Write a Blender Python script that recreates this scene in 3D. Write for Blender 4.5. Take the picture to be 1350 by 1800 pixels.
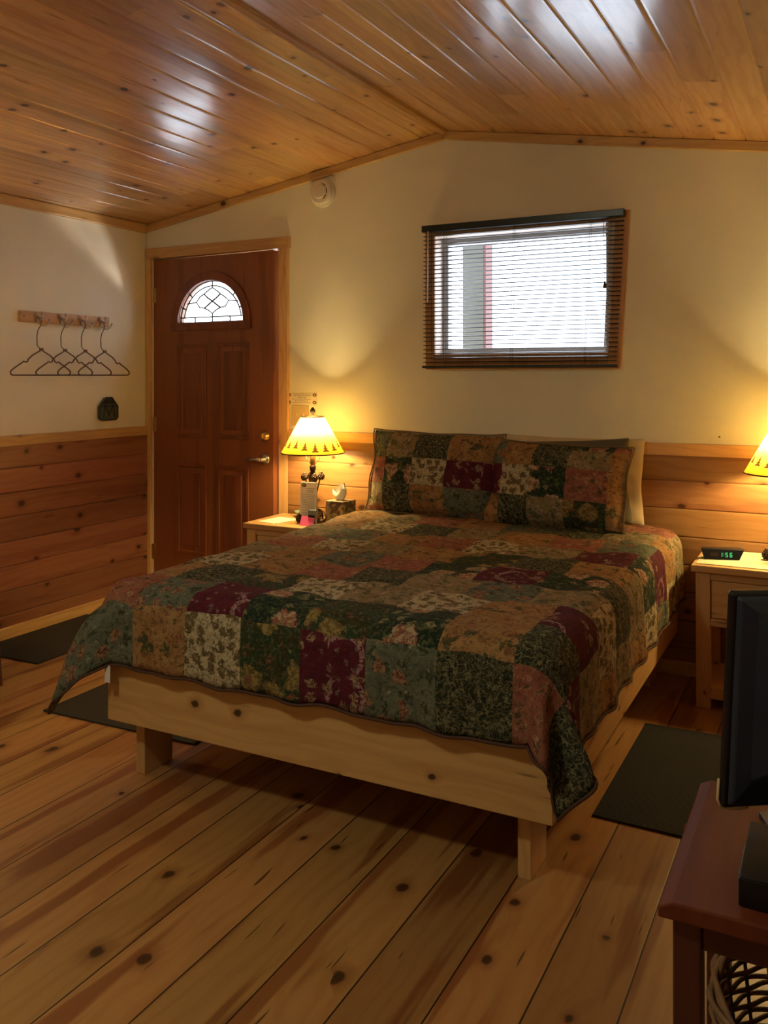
import bpy, bmesh, math, random
from mathutils import Vector, Matrix
random.seed(7)
for o in list(bpy.data.objects): bpy.data.objects.remove(o)
S = bpy.context.scene
COL = S.collection
PI = math.pi

# ------------------------------------------------------------------ camera
def set_camera():
    yaw, pitch, roll = -0.48043, 0.002227, -0.001244
    f = Vector((math.sin(yaw)*math.cos(pitch), math.cos(yaw)*math.cos(pitch), math.sin(pitch)))
    r = f.cross(Vector((0, 0, 1))).normalized(); u = r.cross(f)
    c, s = math.cos(roll), math.sin(roll)
    r2 = c*r + s*u; u2 = -s*r + c*u
    cam = bpy.data.cameras.new('camera'); co = bpy.data.objects.new('camera', cam); COL.objects.link(co)
    m = Matrix((r2, u2, -f)).transposed().to_4x4(); m.translation = Vector((3.8067, -4.1401, 1.3459))
    co.matrix_world = m
    cam.sensor_fit = 'VERTICAL'; cam.sensor_height = 36; cam.lens = 1544.49/1800*36
    cam.shift_y = -243.286/1800; cam.clip_start = .02
    S.camera = co
set_camera()

# ------------------------------------------------------------------ exposure, world, large lights
S.view_settings.view_transform = 'Standard'; S.view_settings.look = 'None'
S.view_settings.gamma = 1; S.view_settings.use_curve_mapping = False
S.view_settings.exposure = 1.5
W = bpy.data.worlds.new('outdoor_daylight'); S.world = W; W.use_nodes = True
wb = W.node_tree.nodes['Background']; wb.inputs[0].default_value = (.74, .86, 1, 1); wb.inputs[1].default_value = 2.8
BULB = (1.0, .74, .29)
BULB_W = 24
CEIL_E = 32.0
CEIL_C = (1, .99, .72)
def lamp_light(name, kind, loc, energy, color, size=.03, target=None, angle=None, parent=None):
    l = bpy.data.lights.new(name, kind); l.energy = energy; l.color = color
    if kind in ('POINT', 'SPOT'): l.shadow_soft_size = size
    if kind == 'AREA': l.shape = 'DISK'; l.size = size
    if kind == 'SPOT': l.spot_size = angle; l.spot_blend = .3
    o = bpy.data.objects.new(name, l); COL.objects.link(o); o.location = loc
    if target is not None:
        o.rotation_euler = (Vector(target)-Vector(loc)).to_track_quat('-Z', 'Y').to_euler()
    if parent: o.parent = parent
    return o
# low daylight thrown back up from outside, through the fanlight onto the left wall
lamp_light('outdoor_glint', 'SPOT', (1.56, .90, 1.00), 40, (1, .90, .80), .10, (.5, .0, 1.78), math.radians(34))

# ------------------------------------------------------------------ node helpers
class G:
    def __init__(s, name):
        s.m = bpy.data.materials.new(name); s.m.use_nodes = True; s.t = s.m.node_tree
        s.t.nodes.clear(); s.out = s.t.nodes.new('ShaderNodeOutputMaterial')
    def n(s, typ, **kw):
        x = s.t.nodes.new('ShaderNode'+typ)
        for k, v in kw.items(): setattr(x, k, v)
        return x
    def put(s, sock, v):
        if isinstance(v, bpy.types.NodeSocket): s.t.links.new(v, sock)
        elif isinstance(v, (tuple, list)) and len(v) == 3 and sock.type == 'RGBA': sock.default_value = (*v, 1)
        else: sock.default_value = v
    def math(s, op, a, b=0.0, c=0.0, clamp=False):
        x = s.n('Math', operation=op, use_clamp=clamp); s.put(x.inputs[0], a); s.put(x.inputs[1], b)
        s.put(x.inputs[2], c); return x.outputs[0]
    def mix(s, f, a, b, blend='MIX'):
        x = s.n('Mix', data_type='RGBA', blend_type=blend); s.put(x.inputs[0], f); s.put(x.inputs[6], a); s.put(x.inputs[7], b)
        return x.outputs[2]
    def xyz(s, v):
        x = s.n('SeparateXYZ'); s.put(x.inputs[0], v); return x.outputs
    def cxyz(s, a, b, c):
        x = s.n('CombineXYZ'); s.put(x.inputs[0], a); s.put(x.inputs[1], b); s.put(x.inputs[2], c); return x.outputs[0]
    def noise(s, vec, scale, detail=2, rough=.5, col=False, dist=0.0):
        x = s.n('TexNoise'); s.put(x.inputs['Vector'], vec); x.inputs['Scale'].default_value = scale
        x.inputs['Detail'].default_value = detail; x.inputs['Roughness'].default_value = rough
        x.inputs['Distortion'].default_value = dist
        return x.outputs[1] if col else x.outputs[0]
    def vor(s, vec, scale, rnd=1.0, feature='F1', dims='3D'):
        x = s.n('TexVoronoi', feature=feature, voronoi_dimensions=dims); s.put(x.inputs['Vector'], vec)
        x.inputs['Scale'].default_value = scale; x.inputs['Randomness'].default_value = rnd
        return x.outputs['Distance'], x.outputs.get('Color')
    def ss(s, v, a, b, lo=0.0, hi=1.0):
        x = s.n('MapRange', interpolation_type='SMOOTHSTEP'); s.put(x.inputs[0], v)
        s.put(x.inputs[1], a); s.put(x.inputs[2], b); x.inputs[3].default_value = lo; x.inputs[4].default_value = hi
        return x.outputs[0]
    def vmath(s, op, a, b):
        x = s.n('VectorMath', operation=op); s.put(x.inputs[0], a); s.put(x.inputs[1], b); return x.outputs[0]
    def wn(s, v, dims='1D'):
        x = s.n('TexWhiteNoise', noise_dimensions=dims)
        s.put(x.inputs['W'] if dims == '1D' else x.inputs['Vector'], v); return x.outputs
    def bsdf(s, col, rough=.5, metal=0.0, bump=None, bstr=.3, bdist=.002, spec=.5, coat=0.0, coat_r=.2, **kw):
        b = s.n('BsdfPrincipled'); s.put(b.inputs['Base Color'], col); s.put(b.inputs['Roughness'], rough)
        b.inputs['Metallic'].default_value = metal; b.inputs['Specular IOR Level'].default_value = spec
        b.inputs['Coat Weight'].default_value = coat; b.inputs['Coat Roughness'].default_value = coat_r
        for k, v in kw.items(): s.put(b.inputs[k.replace('_', ' ')], v)
        if bump is not None:
            n = s.n('Bump'); n.inputs['Strength'].default_value = bstr; n.inputs['Distance'].default_value = bdist
            s.put(n.inputs['Height'], bump); s.t.links.new(n.outputs[0], b.inputs['Normal'])
        s.t.links.new(b.outputs[0], s.out.inputs[0]); return s.m
    def emit(s, col, st):
        e = s.n('Emission'); s.put(e.inputs[0], col); s.put(e.inputs[1], st); s.t.links.new(e.outputs[0], s.out.inputs[0]); return s.m

def flat(name, col, rough=.5, metal=0.0, nscale=60, nvar=.12, bstr=.08, **kw):
    g = G(name); tc = g.n('TexCoord').outputs['Object']
    n = g.noise(tc, nscale, 3)
    c = g.mix(g.math('MULTIPLY', n, nvar*2), col, tuple(x*.6 for x in col))
    return g.bsdf(c, rough, metal, bump=n, bstr=bstr, bdist=.001, **kw)

def wood(name, al, ac, light, mid, dark, plank=None, rough=.35, knots=.5, streak=.35, gap=False, coat=.0,
         coat_r=.2, off=0.0, spec=.5, coat_ior=1.5, knot_col=(.035, .012, .004), kscale=5.0, length=0.0, cup=0.0, bands=True, pitch=.5):
    """knotty pine: al = axis index along the grain, ac = axis across the boards."""
    g = G(name); tc = g.n('TexCoord').outputs['Object']; p = g.xyz(tc)
    A, C = p[al], p[ac]; T = p[3-al-ac]
    if plank:
        q = g.math('DIVIDE', g.math('SUBTRACT', C, off), plank); idx = g.math('FLOOR', q); fr = g.math('SUBTRACT', q, idx)
    else:
        ri = g.n('ObjectInfo').outputs['Random']; idx = g.math('MULTIPLY', ri, 37.0); fr = None
    w = g.wn(idx)[0]; wc = g.wn(g.math('ADD', idx, 13.7))[0]
    if length:
        k = g.math('FLOOR', g.math('ADD', g.math('DIVIDE', A, length), g.math('MULTIPLY', wc, 5.3)))
        w2 = g.wn(g.math('ADD', g.math('MULTIPLY', k, 7.31), g.math('MULTIPLY', idx, 1.7)))[0]
    else: w2 = w
    A2 = g.math('ADD', A, g.math('MULTIPLY', w2, 31.0)); C2 = g.math('ADD', C, g.math('MULTIPLY', w, 17.0))
    # knots bend the grain
    kw = g.noise(g.cxyz(g.math('MULTIPLY', A2, 9), g.math('MULTIPLY', C2, 9), 0.0), 3, 2)
    kv = g.cxyz(g.math('MULTIPLY_ADD', A2, .72, g.math('MULTIPLY', kw, .02)), g.math('ADD', C2, g.math('MULTIPLY', kw, .015)), 0.0)
    kd, kc = g.vor(kv, kscale, 1.0, dims='2D')
    kcs = g.xyz(kc)
    has = g.math('LESS_THAN', kcs[0], knots)
    size = g.math('MULTIPLY_ADD', kcs[1], .05, .035)
    near = g.math('MULTIPLY', g.ss(kd, 0.0, .34, 1, 0), has)
    core = g.math('MULTIPLY', g.ss(kd, g.math('MULTIPLY', size, .65), g.math('MULTIPLY', size, 1.35), 1, 0), has)
    halo = g.math('MULTIPLY', g.ss(kd, size, g.math('MULTIPLY', size, 3.2), 1, 0), has)
    Cb = g.math('MULTIPLY_ADD', near, .02, C2)
    gv = g.cxyz(g.math('MULTIPLY', A2, .9), g.math('MULTIPLY', Cb, 16), g.math('MULTIPLY', T, 16))
    warp = g.noise(g.cxyz(g.math('MULTIPLY', A2, 1.1), g.math('MULTIPLY', Cb, 3), T), 1.6, 3)
    if bands:
        wv = g.n('TexWave', wave_type='BANDS', bands_direction='Y'); wv.inputs['Scale'].default_value = 6.5
        wv.inputs['Distortion'].default_value = 0
        g.put(wv.inputs['Vector'], g.cxyz(0.0, g.math('ADD', Cb, g.math('MULTIPLY', warp, .22)), 0.0))
        rings = wv.outputs['Fac']
    else: rings = warp
    fine = g.noise(gv, 3.2, 5, .6)
    col = g.mix(g.math('MULTIPLY', g.ss(rings, .5, 1.0), .40), light, mid)
    col = g.mix(g.math('MULTIPLY', g.ss(fine, .42, .72), .45), col, mid)
    st = g.noise(g.cxyz(g.math('MULTIPLY', A2, .35), g.math('MULTIPLY', C2, 4.6), 0.0), 1.9, 3, .55)
    stf = g.math('MULTIPLY', g.ss(st, .53, .60), streak)
    col = g.mix(stf, col, dark)
    col = g.mix(g.math('MULTIPLY', halo, .5), col, dark)
    col = g.mix(g.math('MULTIPLY', core, .92), col, knot_col)
    fl = g.noise(g.cxyz(g.math('MULTIPLY', A2, 1.5), g.math('MULTIPLY', C2, 19), 0.0), 2.4, 2)
    col = g.mix(g.math('MULTIPLY', g.ss(fl, .695, .74), pitch), col, knot_col)
    tone = g.math('MULTIPLY_ADD', w2, .36, .80)
    hs = g.n('HueSaturation'); g.put(hs.inputs['Color'], col); g.put(hs.inputs['Value'], tone)
    g.put(hs.inputs['Hue'], g.math('MULTIPLY_ADD', wc, .014, .493)); col = hs.outputs[0]
    h = g.math('MULTIPLY', fine, .25)
    if gap:
        e = g.math('MINIMUM', fr, g.math('SUBTRACT', 1.0, fr))
        gl = g.ss(e, .007, .016, 1, 0); col = g.mix(gl, col, (.02, .008, .003)); h = g.math('SUBTRACT', h, gl)
    rr = g.math('MULTIPLY_ADD', fine, .12, rough-.06)
    return g.bsdf(col, rr, bump=h, bstr=.16, bdist=.002, spec=spec, coat=coat, coat_r=coat_r, Coat_IOR=coat_ior)

M = {}
FL = dict(light=(.41, .215, .072), mid=(.33, .15, .044), dark=(.21, .064, .018))
WL = dict(light=(.36, .175, .062), mid=(.27, .115, .036), dark=(.19, .062, .020))
CL = dict(light=(.66, .39, .155), mid=(.53, .27, .092), dark=(.36, .14, .045))
PL = dict(light=(.60, .35, .14), mid=(.50, .265, .095), dark=(.36, .15, .05))
M['floor'] = wood('pine_floor', 1, 0, plank=.18, off=3.21-.18*20, rough=.38, knots=.5, streak=.8, pitch=.85, gap=True, coat=.15, coat_r=.35, kscale=4.8, **FL)
M['ceil'] = wood('pine_ceiling', 1, 0, plank=.13, off=0, rough=.38, knots=.40, streak=.35, coat=1.0, coat_r=.19, coat_ior=1.65, kscale=6.0, length=2.4, **CL)
M['ceil_r'] = wood('pine_ceiling_right', 1, 0, plank=.13, off=2.007-.13*20, rough=.38, knots=.40, streak=.35, coat=1.0, coat_r=.19, coat_ior=1.65, kscale=6.0, length=2.4, **CL)
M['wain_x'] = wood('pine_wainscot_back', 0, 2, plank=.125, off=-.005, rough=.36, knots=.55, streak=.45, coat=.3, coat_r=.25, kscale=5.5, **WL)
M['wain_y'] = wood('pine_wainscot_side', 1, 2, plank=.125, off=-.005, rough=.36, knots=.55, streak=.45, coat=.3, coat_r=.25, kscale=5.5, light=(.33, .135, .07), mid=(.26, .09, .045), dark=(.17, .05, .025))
TLc = dict(light=(.70, .43, .17), mid=(.56, .30, .10), dark=(.38, .15, .05))
M['trim_x'] = wood('pine_trim_x', 0, 2, rough=.4, knots=.35, streak=.3, **TLc)
M['trim_y'] = wood('pine_trim_y', 1, 2, rough=.4, knots=.35, streak=.3, **TLc)
M['trim_z'] = wood('pine_trim_z', 2, 0, rough=.4, knots=.35, streak=.3, **TLc)
M['pale_x'] = wood('pale_pine_x', 0, 2, rough=.5, knots=.45, streak=.2, kscale=8.0, **PL)
M['pale_y'] = wood('pale_pine_y', 1, 2, rough=.5, knots=.45, streak=.2, kscale=8.0, **PL)
M['pale_z'] = wood('pale_pine_z', 2, 0, rough=.5, knots=.45, streak=.2, kscale=8.0, **PL)
M['stand_x'] = wood('nightstand_pine_x', 0, 1, rough=.42, knots=.3, streak=.2, **PL)
M['cherry_y'] = wood('cherry_stain_y', 1, 0, light=(.145, .029, .012), mid=(.11, .021, .009), dark=(.075, .014, .006), rough=.5, spec=.25, knots=0, streak=.3)
M['cherry_z'] = wood('cherry_stain_z', 2, 0, light=(.11, .032, .018), mid=(.085, .024, .012), dark=(.06, .015, .008), rough=.4, knots=0, streak=.3)
M['oak'] = wood('oak_door_stain', 2, 0, light=(.23, .068, .022), mid=(.17, .046, .014), dark=(.125, .032, .010), rough=.42, knots=0, streak=.5, bands=False)
M['casing'] = wood('window_casing_wood', 2, 0, light=(.50, .25, .10), mid=(.40, .18, .06), dark=(.28, .10, .03), rough=.5, knots=.1, streak=.3)
def plaster(name, col):
    g = G(name); tc = g.n('TexCoord').outputs['Object']
    n = g.noise(tc, 38, 4, .6); n2 = g.noise(tc, 2.1, 2)
    c = g.mix(g.ss(n2, .3, .7), col, tuple(x*.93 for x in col))
    return g.bsdf(c, .75, bump=n, bstr=.22, bdist=.004, spec=.3)
M['plaster'] = plaster('cream_textured_wall', (.86, .82, .66))
M['white_pl'] = flat('white_plastic', (.78, .72, .62), .4)
M['almond'] = flat('almond_plastic', (.66, .50, .27), .45)
M['brass'] = flat('aged_brass', (.62, .45, .22), .28, 1.0)
M['steel'] = flat('satin_nickel', (.62, .57, .5), .28, 1.0)
M['bronze'] = flat('dark_bronze', (.075, .04, .025), .3, .8, nscale=140, bstr=.4)
M['black'] = flat('black_plastic', (.006, .007, .011), .28)
M['tvback'] = flat('dark_blue_black_plastic', (.020, .032, .058), .35, nvar=.3, nscale=25)
M['black_m'] = flat('matte_black', (.012, .011, .010), .6)
M['blind'] = flat('dark_brown_blind', (.035, .020, .014), .35)
M['headrail'] = flat('black_green_headrail', (.010, .016, .015), .3)
M['cord'] = flat('brown_cord', (.06, .035, .02), .7)
M['white'] = flat('white_paper', (.80, .76, .68), .7)
M['paper'] = flat('cream_paper', (.78, .70, .52), .7)
M['ink'] = flat('faded_ink', (.30, .27, .22), .7)
M['inkd'] = flat('dark_ink', (.09, .05, .04), .6)
M['pink'] = flat('hot_pink_paper', (.80, .12, .36), .6)
M['hanger'] = flat('bronze_hanger_plastic', (.15, .085, .05), .35)
M['verdigris'] = flat('dark_green_metal', (.035, .045, .035), .45, .5, nvar=.4)
M['vglass'] = flat('smoky_green_panel', (.10, .11, .08), .35, nvar=.3)
M['vinyl'] = flat('grey_vinyl_frame', (.42, .42, .42), .4)
M['lead'] = flat('lead_came', (.10, .09, .08), .4, .7)
M['dish'] = flat('green_glazed_ceramic', (.20, .27, .19), .2)
M['greypost'] = flat('weathered_grey_post', (.085, .08, .07), .8, nscale=15, nvar=.4)
M['redtrim'] = flat('red_trim', (.10, .02, .014), .6)
M['doily'] = flat('cream_woven_cloth', (.75, .66, .44), .8, nscale=220, nvar=.35, bstr=.6)
M['creamcase'] = flat('cream_pillowcase', (.62, .50, .30), .85, nscale=30)
M['olivecase'] = flat('olive_pillowcase', (.13, .11, .065), .85, nscale=60)
M['underside'] = flat('quilt_backing', (.085, .038, .022), .9)
M['piping'] = flat('tan_piping', (.19, .125, .055), .85)
M['matt'] = flat('mattress_ticking', (.62, .57, .48), .85)
M['bluegrey'] = flat('blue_grey_plastic', (.17, .20, .24), .4)
def glass(name, tint=(1, 1, 1)):
    g = G(name); t = g.n('BsdfTransparent'); t.inputs[0].default_value = (*tint, 1)
    gl = g.n('BsdfGlossy'); gl.inputs['Roughness'].default_value = .03
    lw = g.n('LayerWeight'); f = g.math('MULTIPLY_ADD', g.math('POWER', lw.outputs['Facing'], 5.0), .9, .04)
    m = g.n('MixShader'); g.put(m.inputs[0], f); g.t.links.new(t.outputs[0], m.inputs[1]); g.t.links.new(gl.outputs[0], m.inputs[2])
    g.t.links.new(m.outputs[0], g.out.inputs[0]); return g.m
M['glass'] = glass('window_glass')
g = G('mat_rib'); tc = g.n('TexCoord').outputs['Object']; p = g.xyz(tc)
wv = g.n('TexWave', wave_type='BANDS', bands_direction='Y'); wv.inputs['Scale'].default_value = 30; wv.inputs['Distortion'].default_value = 1.5; g.put(wv.inputs['Vector'], tc)
nn = g.noise(tc, 90, 3)
M['mat'] = g.bsdf(g.mix(nn, (.009, .008, .008), (.018, .016, .014)), .9, bump=wv.outputs['Fac'], bstr=.6, bdist=.003)
g = G('dark_mat_weave'); tc = g.n('TexCoord').outputs['Object']
d, c = g.vor(tc, 160, .2); M['mat2'] = g.bsdf(g.mix(g.noise(tc, 50), (.016, .012, .010), (.03, .022, .016)), .9, bump=d, bstr=.7, bdist=.003)
g = G('tissue_box_print'); tc = g.n('TexCoord').outputs['Object']
a = g.ss(g.noise(tc, 32, 2, .5), .45, .52); b2 = g.ss(g.noise(g.vmath('ADD', tc, (3, 1, 2)), 55, 2), .56, .62)
M['tbox'] = g.bsdf(g.mix(b2, g.mix(a, (.10, .06, .035), (.36, .27, .16)), (.16, .14, .06)), .5)
g = G('wicker'); tc = g.n('TexCoord').outputs['Object']
M['wicker'] = g.bsdf(g.mix(g.noise(tc, 70, 3), (.16, .085, .035), (.30, .17, .075)), .6)
g = G('wicker_dark'); tc = g.n('TexCoord').outputs['Object']
M['wickd'] = g.bsdf(g.mix(g.noise(tc, 70, 3), (.05, .03, .015), (.10, .055, .025)), .6)

# lampshade: translucent paper, cream above, amber painted ground with pine trees below
def shade_mat():
    g = G('painted_lampshade'); tc = g.n('TexCoord').outputs['Object']; p = g.xyz(tc)
    ang = g.math('ARCTAN2', p[1], p[0]); z = p[2]
    u = g.math('MULTIPLY', ang, 8.5/PI)             # 17 trees round
    i = g.math('FLOOR', u); fu = g.math('ABSOLUTE', g.math('SUBTRACT', g.math('SUBTRACT', u, i), .5))
    r = g.wn(i)[0]
    base = g.math('MULTIPLY_ADD', r, .034, .014); H = g.math('MULTIPLY_ADD', r, -.012, .050)
    t = g.math('DIVIDE', g.math('SUBTRACT', z, base), H)
    tier = g.math('FRACT', g.math('MULTIPLY', t, 4.0))
    wid = g.math('MULTIPLY', g.math('SUBTRACT', 1.0, t), g.math('MULTIPLY_ADD', g.math('SUBTRACT', 1.0, tier), .22, .15))
    ins = g.math('MULTIPLY', g.math('LESS_THAN', fu, wid), g.math('MULTIPLY', g.math('GREATER_THAN', t, 0.0), g.math('LESS_THAN', t, 1.0)))
    gnd = g.ss(z, .010, .105, 1, 0)
    col = g.mix(gnd, (.62, .50, .24), (.20, .042, .002))
    col = g.mix(g.ss(z, .07, .125, .75, 0), col, (.46, .26, .02))
    col = g.mix(g.math('MULTIPLY', ins, .95), col, (.035, .012, .004))
    tr = g.n('BsdfTranslucent'); g.put(tr.inputs[0], col)
    df = g.n('BsdfDiffuse'); g.put(df.inputs[0], col)
    m = g.n('MixShader'); m.inputs[0].default_value = .5
    g.t.links.new(tr.outputs[0], m.inputs[1]); g.t.links.new(df.outputs[0], m.inputs[2]); g.t.links.new(m.outputs[0], g.out.inputs[0])
    return g.m
M['shade'] = shade_mat()
M['bulb'] = G('glowing_bulb').emit((1, .72, .35), 30)
M['led'] = G('green_led').emit((.10, .9, .22), .45)

# ------------------------------------------------------------------ patchwork fabrics
def fabric(name, base, layers, base2=None, mottle=.28):
    """layers painted over the ground: 'blob' flowers, 'line' scrolls, 'mott' foliage flecks, 'ring' paisley arcs"""
    g = G(name); uv = g.n('UVMap').outputs[0]
    wob = g.noise(uv, 30, 4, .65, col=True)
    v = g.vmath('ADD', uv, g.vmath('MULTIPLY', g.vmath('SUBTRACT', wob, (.5, .5, .5)), (.045, .045, 0)))
    col = base
    if base2: col = g.mix(g.ss(g.noise(uv, 18, 3), .42, .58), base, base2)
    k = 0
    for L in layers:
        k += 1; vv = g.vmath('ADD', v, (k*1.37, k*2.11, 0))
        if L[0] == 'blob':
            _, sc, rad, c, frac, ring = L
            d, cc = g.vor(vv, sc, .9, dims='2D'); cs = g.xyz(cc); on = g.math('LESS_THAN', cs[0], frac)
            pet = g.noise(vv, sc*3.6, 3, .7)
            rr = g.math('ADD', d, g.math('MULTIPLY', g.math('SUBTRACT', pet, .5), .75))
            f = g.math('MULTIPLY', g.ss(rr, rad*.88, rad, 1, 0), on)
            c2 = g.mix(g.ss(g.noise(vv, sc*5.5, 3, .7), .46, .54), c, ring)
            c2 = g.mix(g.ss(d, .03, .10, .7, 0), c2, ring)
            col = g.mix(f, col, c2)
        elif L[0] == 'line':
            _, sc, w, c = L
            n = g.noise(vv, sc, 1); f = g.ss(g.math('ABSOLUTE', g.math('SUBTRACT', n, .5)), w*.5, w, 1, 0); col = g.mix(f, col, c)
        elif L[0] == 'mott':
            _, sc, th, c = L
            f = g.ss(g.noise(vv, sc, 5, .7), th, th+.03); col = g.mix(f, col, c)
        elif L[0] == 'ring':
            _, sc, r, w, c, frac = L
            vv = g.vmath('ADD', uv, (k*1.37, k*2.11, 0))
            d, cc = g.vor(vv, sc, .8, dims='2D'); cs = g.xyz(cc)
            brk = g.ss(g.noise(vv, sc*1.2, 0), .44, .52)
            spk = g.ss(g.noise(uv, 120, 2), .42, .5)
            f = g.math('MULTIPLY', g.math('MULTIPLY', g.ss(g.math('ABSOLUTE', g.math('SUBTRACT', d, r)), w*.7, w, 1, 0), g.math('LESS_THAN', cs[0], frac)), g.math('MULTIPLY', brk, spk))
            col = g.mix(f, col, c)
    col = g.mix(g.math('MULTIPLY', g.ss(g.noise(v, 85, 4, .7), .52, .58), mottle), col, (.34, .27, .13))
    col = g.mix(g.math('MULTIPLY', g.ss(g.noise(g.vmath('ADD', v, (7, 3, 0)), 70, 4, .7), .53, .59), .42), col, (.035, .035, .018))
    big = g.noise(uv, 30, 2); fine = g.noise(uv, 260, 2)
    h = g.math('ADD', g.math('MULTIPLY', big, 1.0), g.math('MULTIPLY', fine, .16))
    hs = g.n('HueSaturation'); g.put(hs.inputs['Color'], col); hs.inputs['Value'].default_value = .78; hs.inputs['Saturation'].default_value = .92
    return g.bsdf(hs.outputs[0], .9, bump=h, bstr=.6, bdist=.012, spec=.15)
F = {}
F['B'] = fabric('burgundy_paisley', (.135, .008, .026), [('ring', 6, .36, .055, (.44, .24, .24), .55), ('blob', 20, .34, (.46, .34, .16), .24, (.16, .03, .04)), ('blob', 36, .28, (.36, .22, .20), .20, (.12, .03, .03))], (.11, .006, .021), .05)
F['C'] = fabric('cream_daisy', (.62, .50, .29), [('blob', 26, .40, (.22, .15, .05), .95, (.13, .09, .03)), ('mott', 95, .55, (.17, .13, .06)), ('mott', 60, .57, (.66, .56, .36))])
F['R'] = fabric('dark_green_rose', (.016, .036, .020), [('mott', 20, .57, (.11, .15, .05)), ('blob', 9, .42, (.58, .42, .24), .55, (.34, .10, .06)), ('blob', 22, .30, (.40, .33, .16), .30, (.09, .11, .04))], (.024, .050, .027))
F['S'] = fabric('sage_floral', (.135, .155, .105), [('mott', 30, .545, (.045, .060, .032)), ('blob', 17, .40, (.42, .24, .12), .42, (.20, .05, .03)), ('mott', 45, .61, (.46, .38, .22)), ('mott', 70, .62, (.24, .06, .04))], (.17, .19, .125))
F['O'] = fabric('orange_floral', (.40, .185, .045), [('mott', 15, .56, (.085, .085, .03)), ('mott', 34, .56, (.26, .09, .03)), ('mott', 55, .60, (.50, .30, .10)), ('mott', 80, .60, (.12, .09, .03))], (.47, .25, .075))
F['D'] = fabric('dark_scroll', (.022, .030, .015), [('line', 44, .032, (.25, .23, .11)), ('line', 70, .026, (.18, .17, .09)), ('mott', 30, .62, (.08, .05, .02))], (.032, .042, .020))
F['U'] = fabric('rust_floral', (.33, .085, .045), [('mott', 22, .57, (.09, .07, .035)), ('mott', 34, .56, (.44, .18, .09)), ('blob', 24, .30, (.56, .34, .20), .30, (.36, .10, .05)), ('mott', 70, .62, (.50, .38, .22))], (.38, .12, .06))
F['G'] = fabric('gold_green_floral', (.050, .058, .020), [('mott', 16, .50, (.030, .065, .025)), ('blob', 11, .46, (.38, .27, .065), .60, (.18, .12, .03)), ('mott', 26, .60, (.30, .09, .04)), ('mott', 60, .61, (.32, .28, .12))], (.05, .045, .02))
F['M'] = fabric('multi_tan_floral', (.36, .27, .13), [('mott', 24, .53, (.11, .12, .05)), ('blob', 20, .34, (.52, .42, .24), .45, (.30, .14, .07)), ('mott', 48, .60, (.26, .10, .05)), ('mott', 80, .60, (.50, .42, .24))], (.30, .20, .08))
FK = list('BCRSODUGM')

# ------------------------------------------------------------------ mesh helpers
def new_obj(name, bm, mats, parent=None, smooth=False, bevel=0.0, seg=2, loc=None, keep=False):
    if not keep: bmesh.ops.recalc_face_normals(bm, faces=bm.faces)
    me = bpy.data.meshes.new(name); bm.to_mesh(me); bm.free()
    if not isinstance(mats, (list, tuple)): mats = [mats]
    for m in mats: me.materials.append(m)
    if smooth:
        for p in me.polygons: p.use_smooth = True
    o = bpy.data.objects.new(name, me); COL.objects.link(o)
    if parent is not None: o.parent = parent
    if loc is not None: o.location = loc
    if bevel:
        b = o.modifiers.new('bevel', 'BEVEL'); b.width = bevel; b.segments = seg; b.limit_method = 'ANGLE'; b.angle_limit = math.radians(35)
        b.harden_normals = False
    return o
def box(bm, x0, x1, y0, y1, z0, z1, mat=0, M4=None):
    vs = [bm.verts.new(v) for v in ((x0,y0,z0),(x1,y0,z0),(x1,y1,z0),(x0,y1,z0),(x0,y0,z1),(x1,y0,z1),(x1,y1,z1),(x0,y1,z1))]
    if M4 is not None:
        for v in vs: v.co = M4 @ v.co
    for f in ((0,3,2,1),(4,5,6,7),(0,1,5,4),(1,2,6,5),(2,3,7,6),(3,0,4,7)):
        fc = bm.faces.new([vs[i] for i in f]); fc.material_index = mat
    return vs
def prism(bm, pts, axis, a, b, mat=0):
    """pts: 2D polygon in the two other axes (in xyz order), extruded along axis a..b"""
    def mk(p, t):
        q = list(p); q.insert(axis, t); return bm.verts.new(q)
    A = [mk(p, a) for p in pts]; B = [mk(p, b) for p in pts]; n = len(pts)
    bm.faces.new(A).material_index = mat; bm.faces.new(B[::-1]).material_index = mat
    for i in range(n): bm.faces.new((A[i], B[i], B[(i+1) % n], A[(i+1) % n])).material_index = mat
def tube(bm, path, r, seg=8, closed=False, mat=0):
    path = [Vector(p) for p in path]; n = len(path); rings = []
    rr = r if isinstance(r, (list, tuple)) else [r]*n
    up = Vector((0, 0, 1))
    for i, p in enumerate(path):
        a = path[(i-1) % n] if (i > 0 or closed) else p; b = path[(i+1) % n] if (i < n-1 or closed) else p
        t = (b-a).normalized()
        ref = up if abs(t.dot(up)) < .95 else Vector((1, 0, 0))
        if i > 0:
            ref = last
        s = t.cross(ref)
        if s.length < 1e-5: s = t.cross(Vector((0, 1, 0)))
        s.normalize(); u = s.cross(t).normalized(); last = u
        rings.append([bm.verts.new(p + rr[i]*(math.cos(2*PI*k/seg)*s + math.sin(2*PI*k/seg)*u)) for k in range(seg)])
    m = n if closed else n-1
    for i in range(m):
        A, B = rings[i], rings[(i+1) % n]
        for k in range(seg): bm.faces.new((A[k], A[(k+1) % seg], B[(k+1) % seg], B[k])).material_index = mat
    if not closed:
        bm.faces.new(rings[0][::-1]).material_index = mat; bm.faces.new(rings[-1]).material_index = mat
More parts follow.
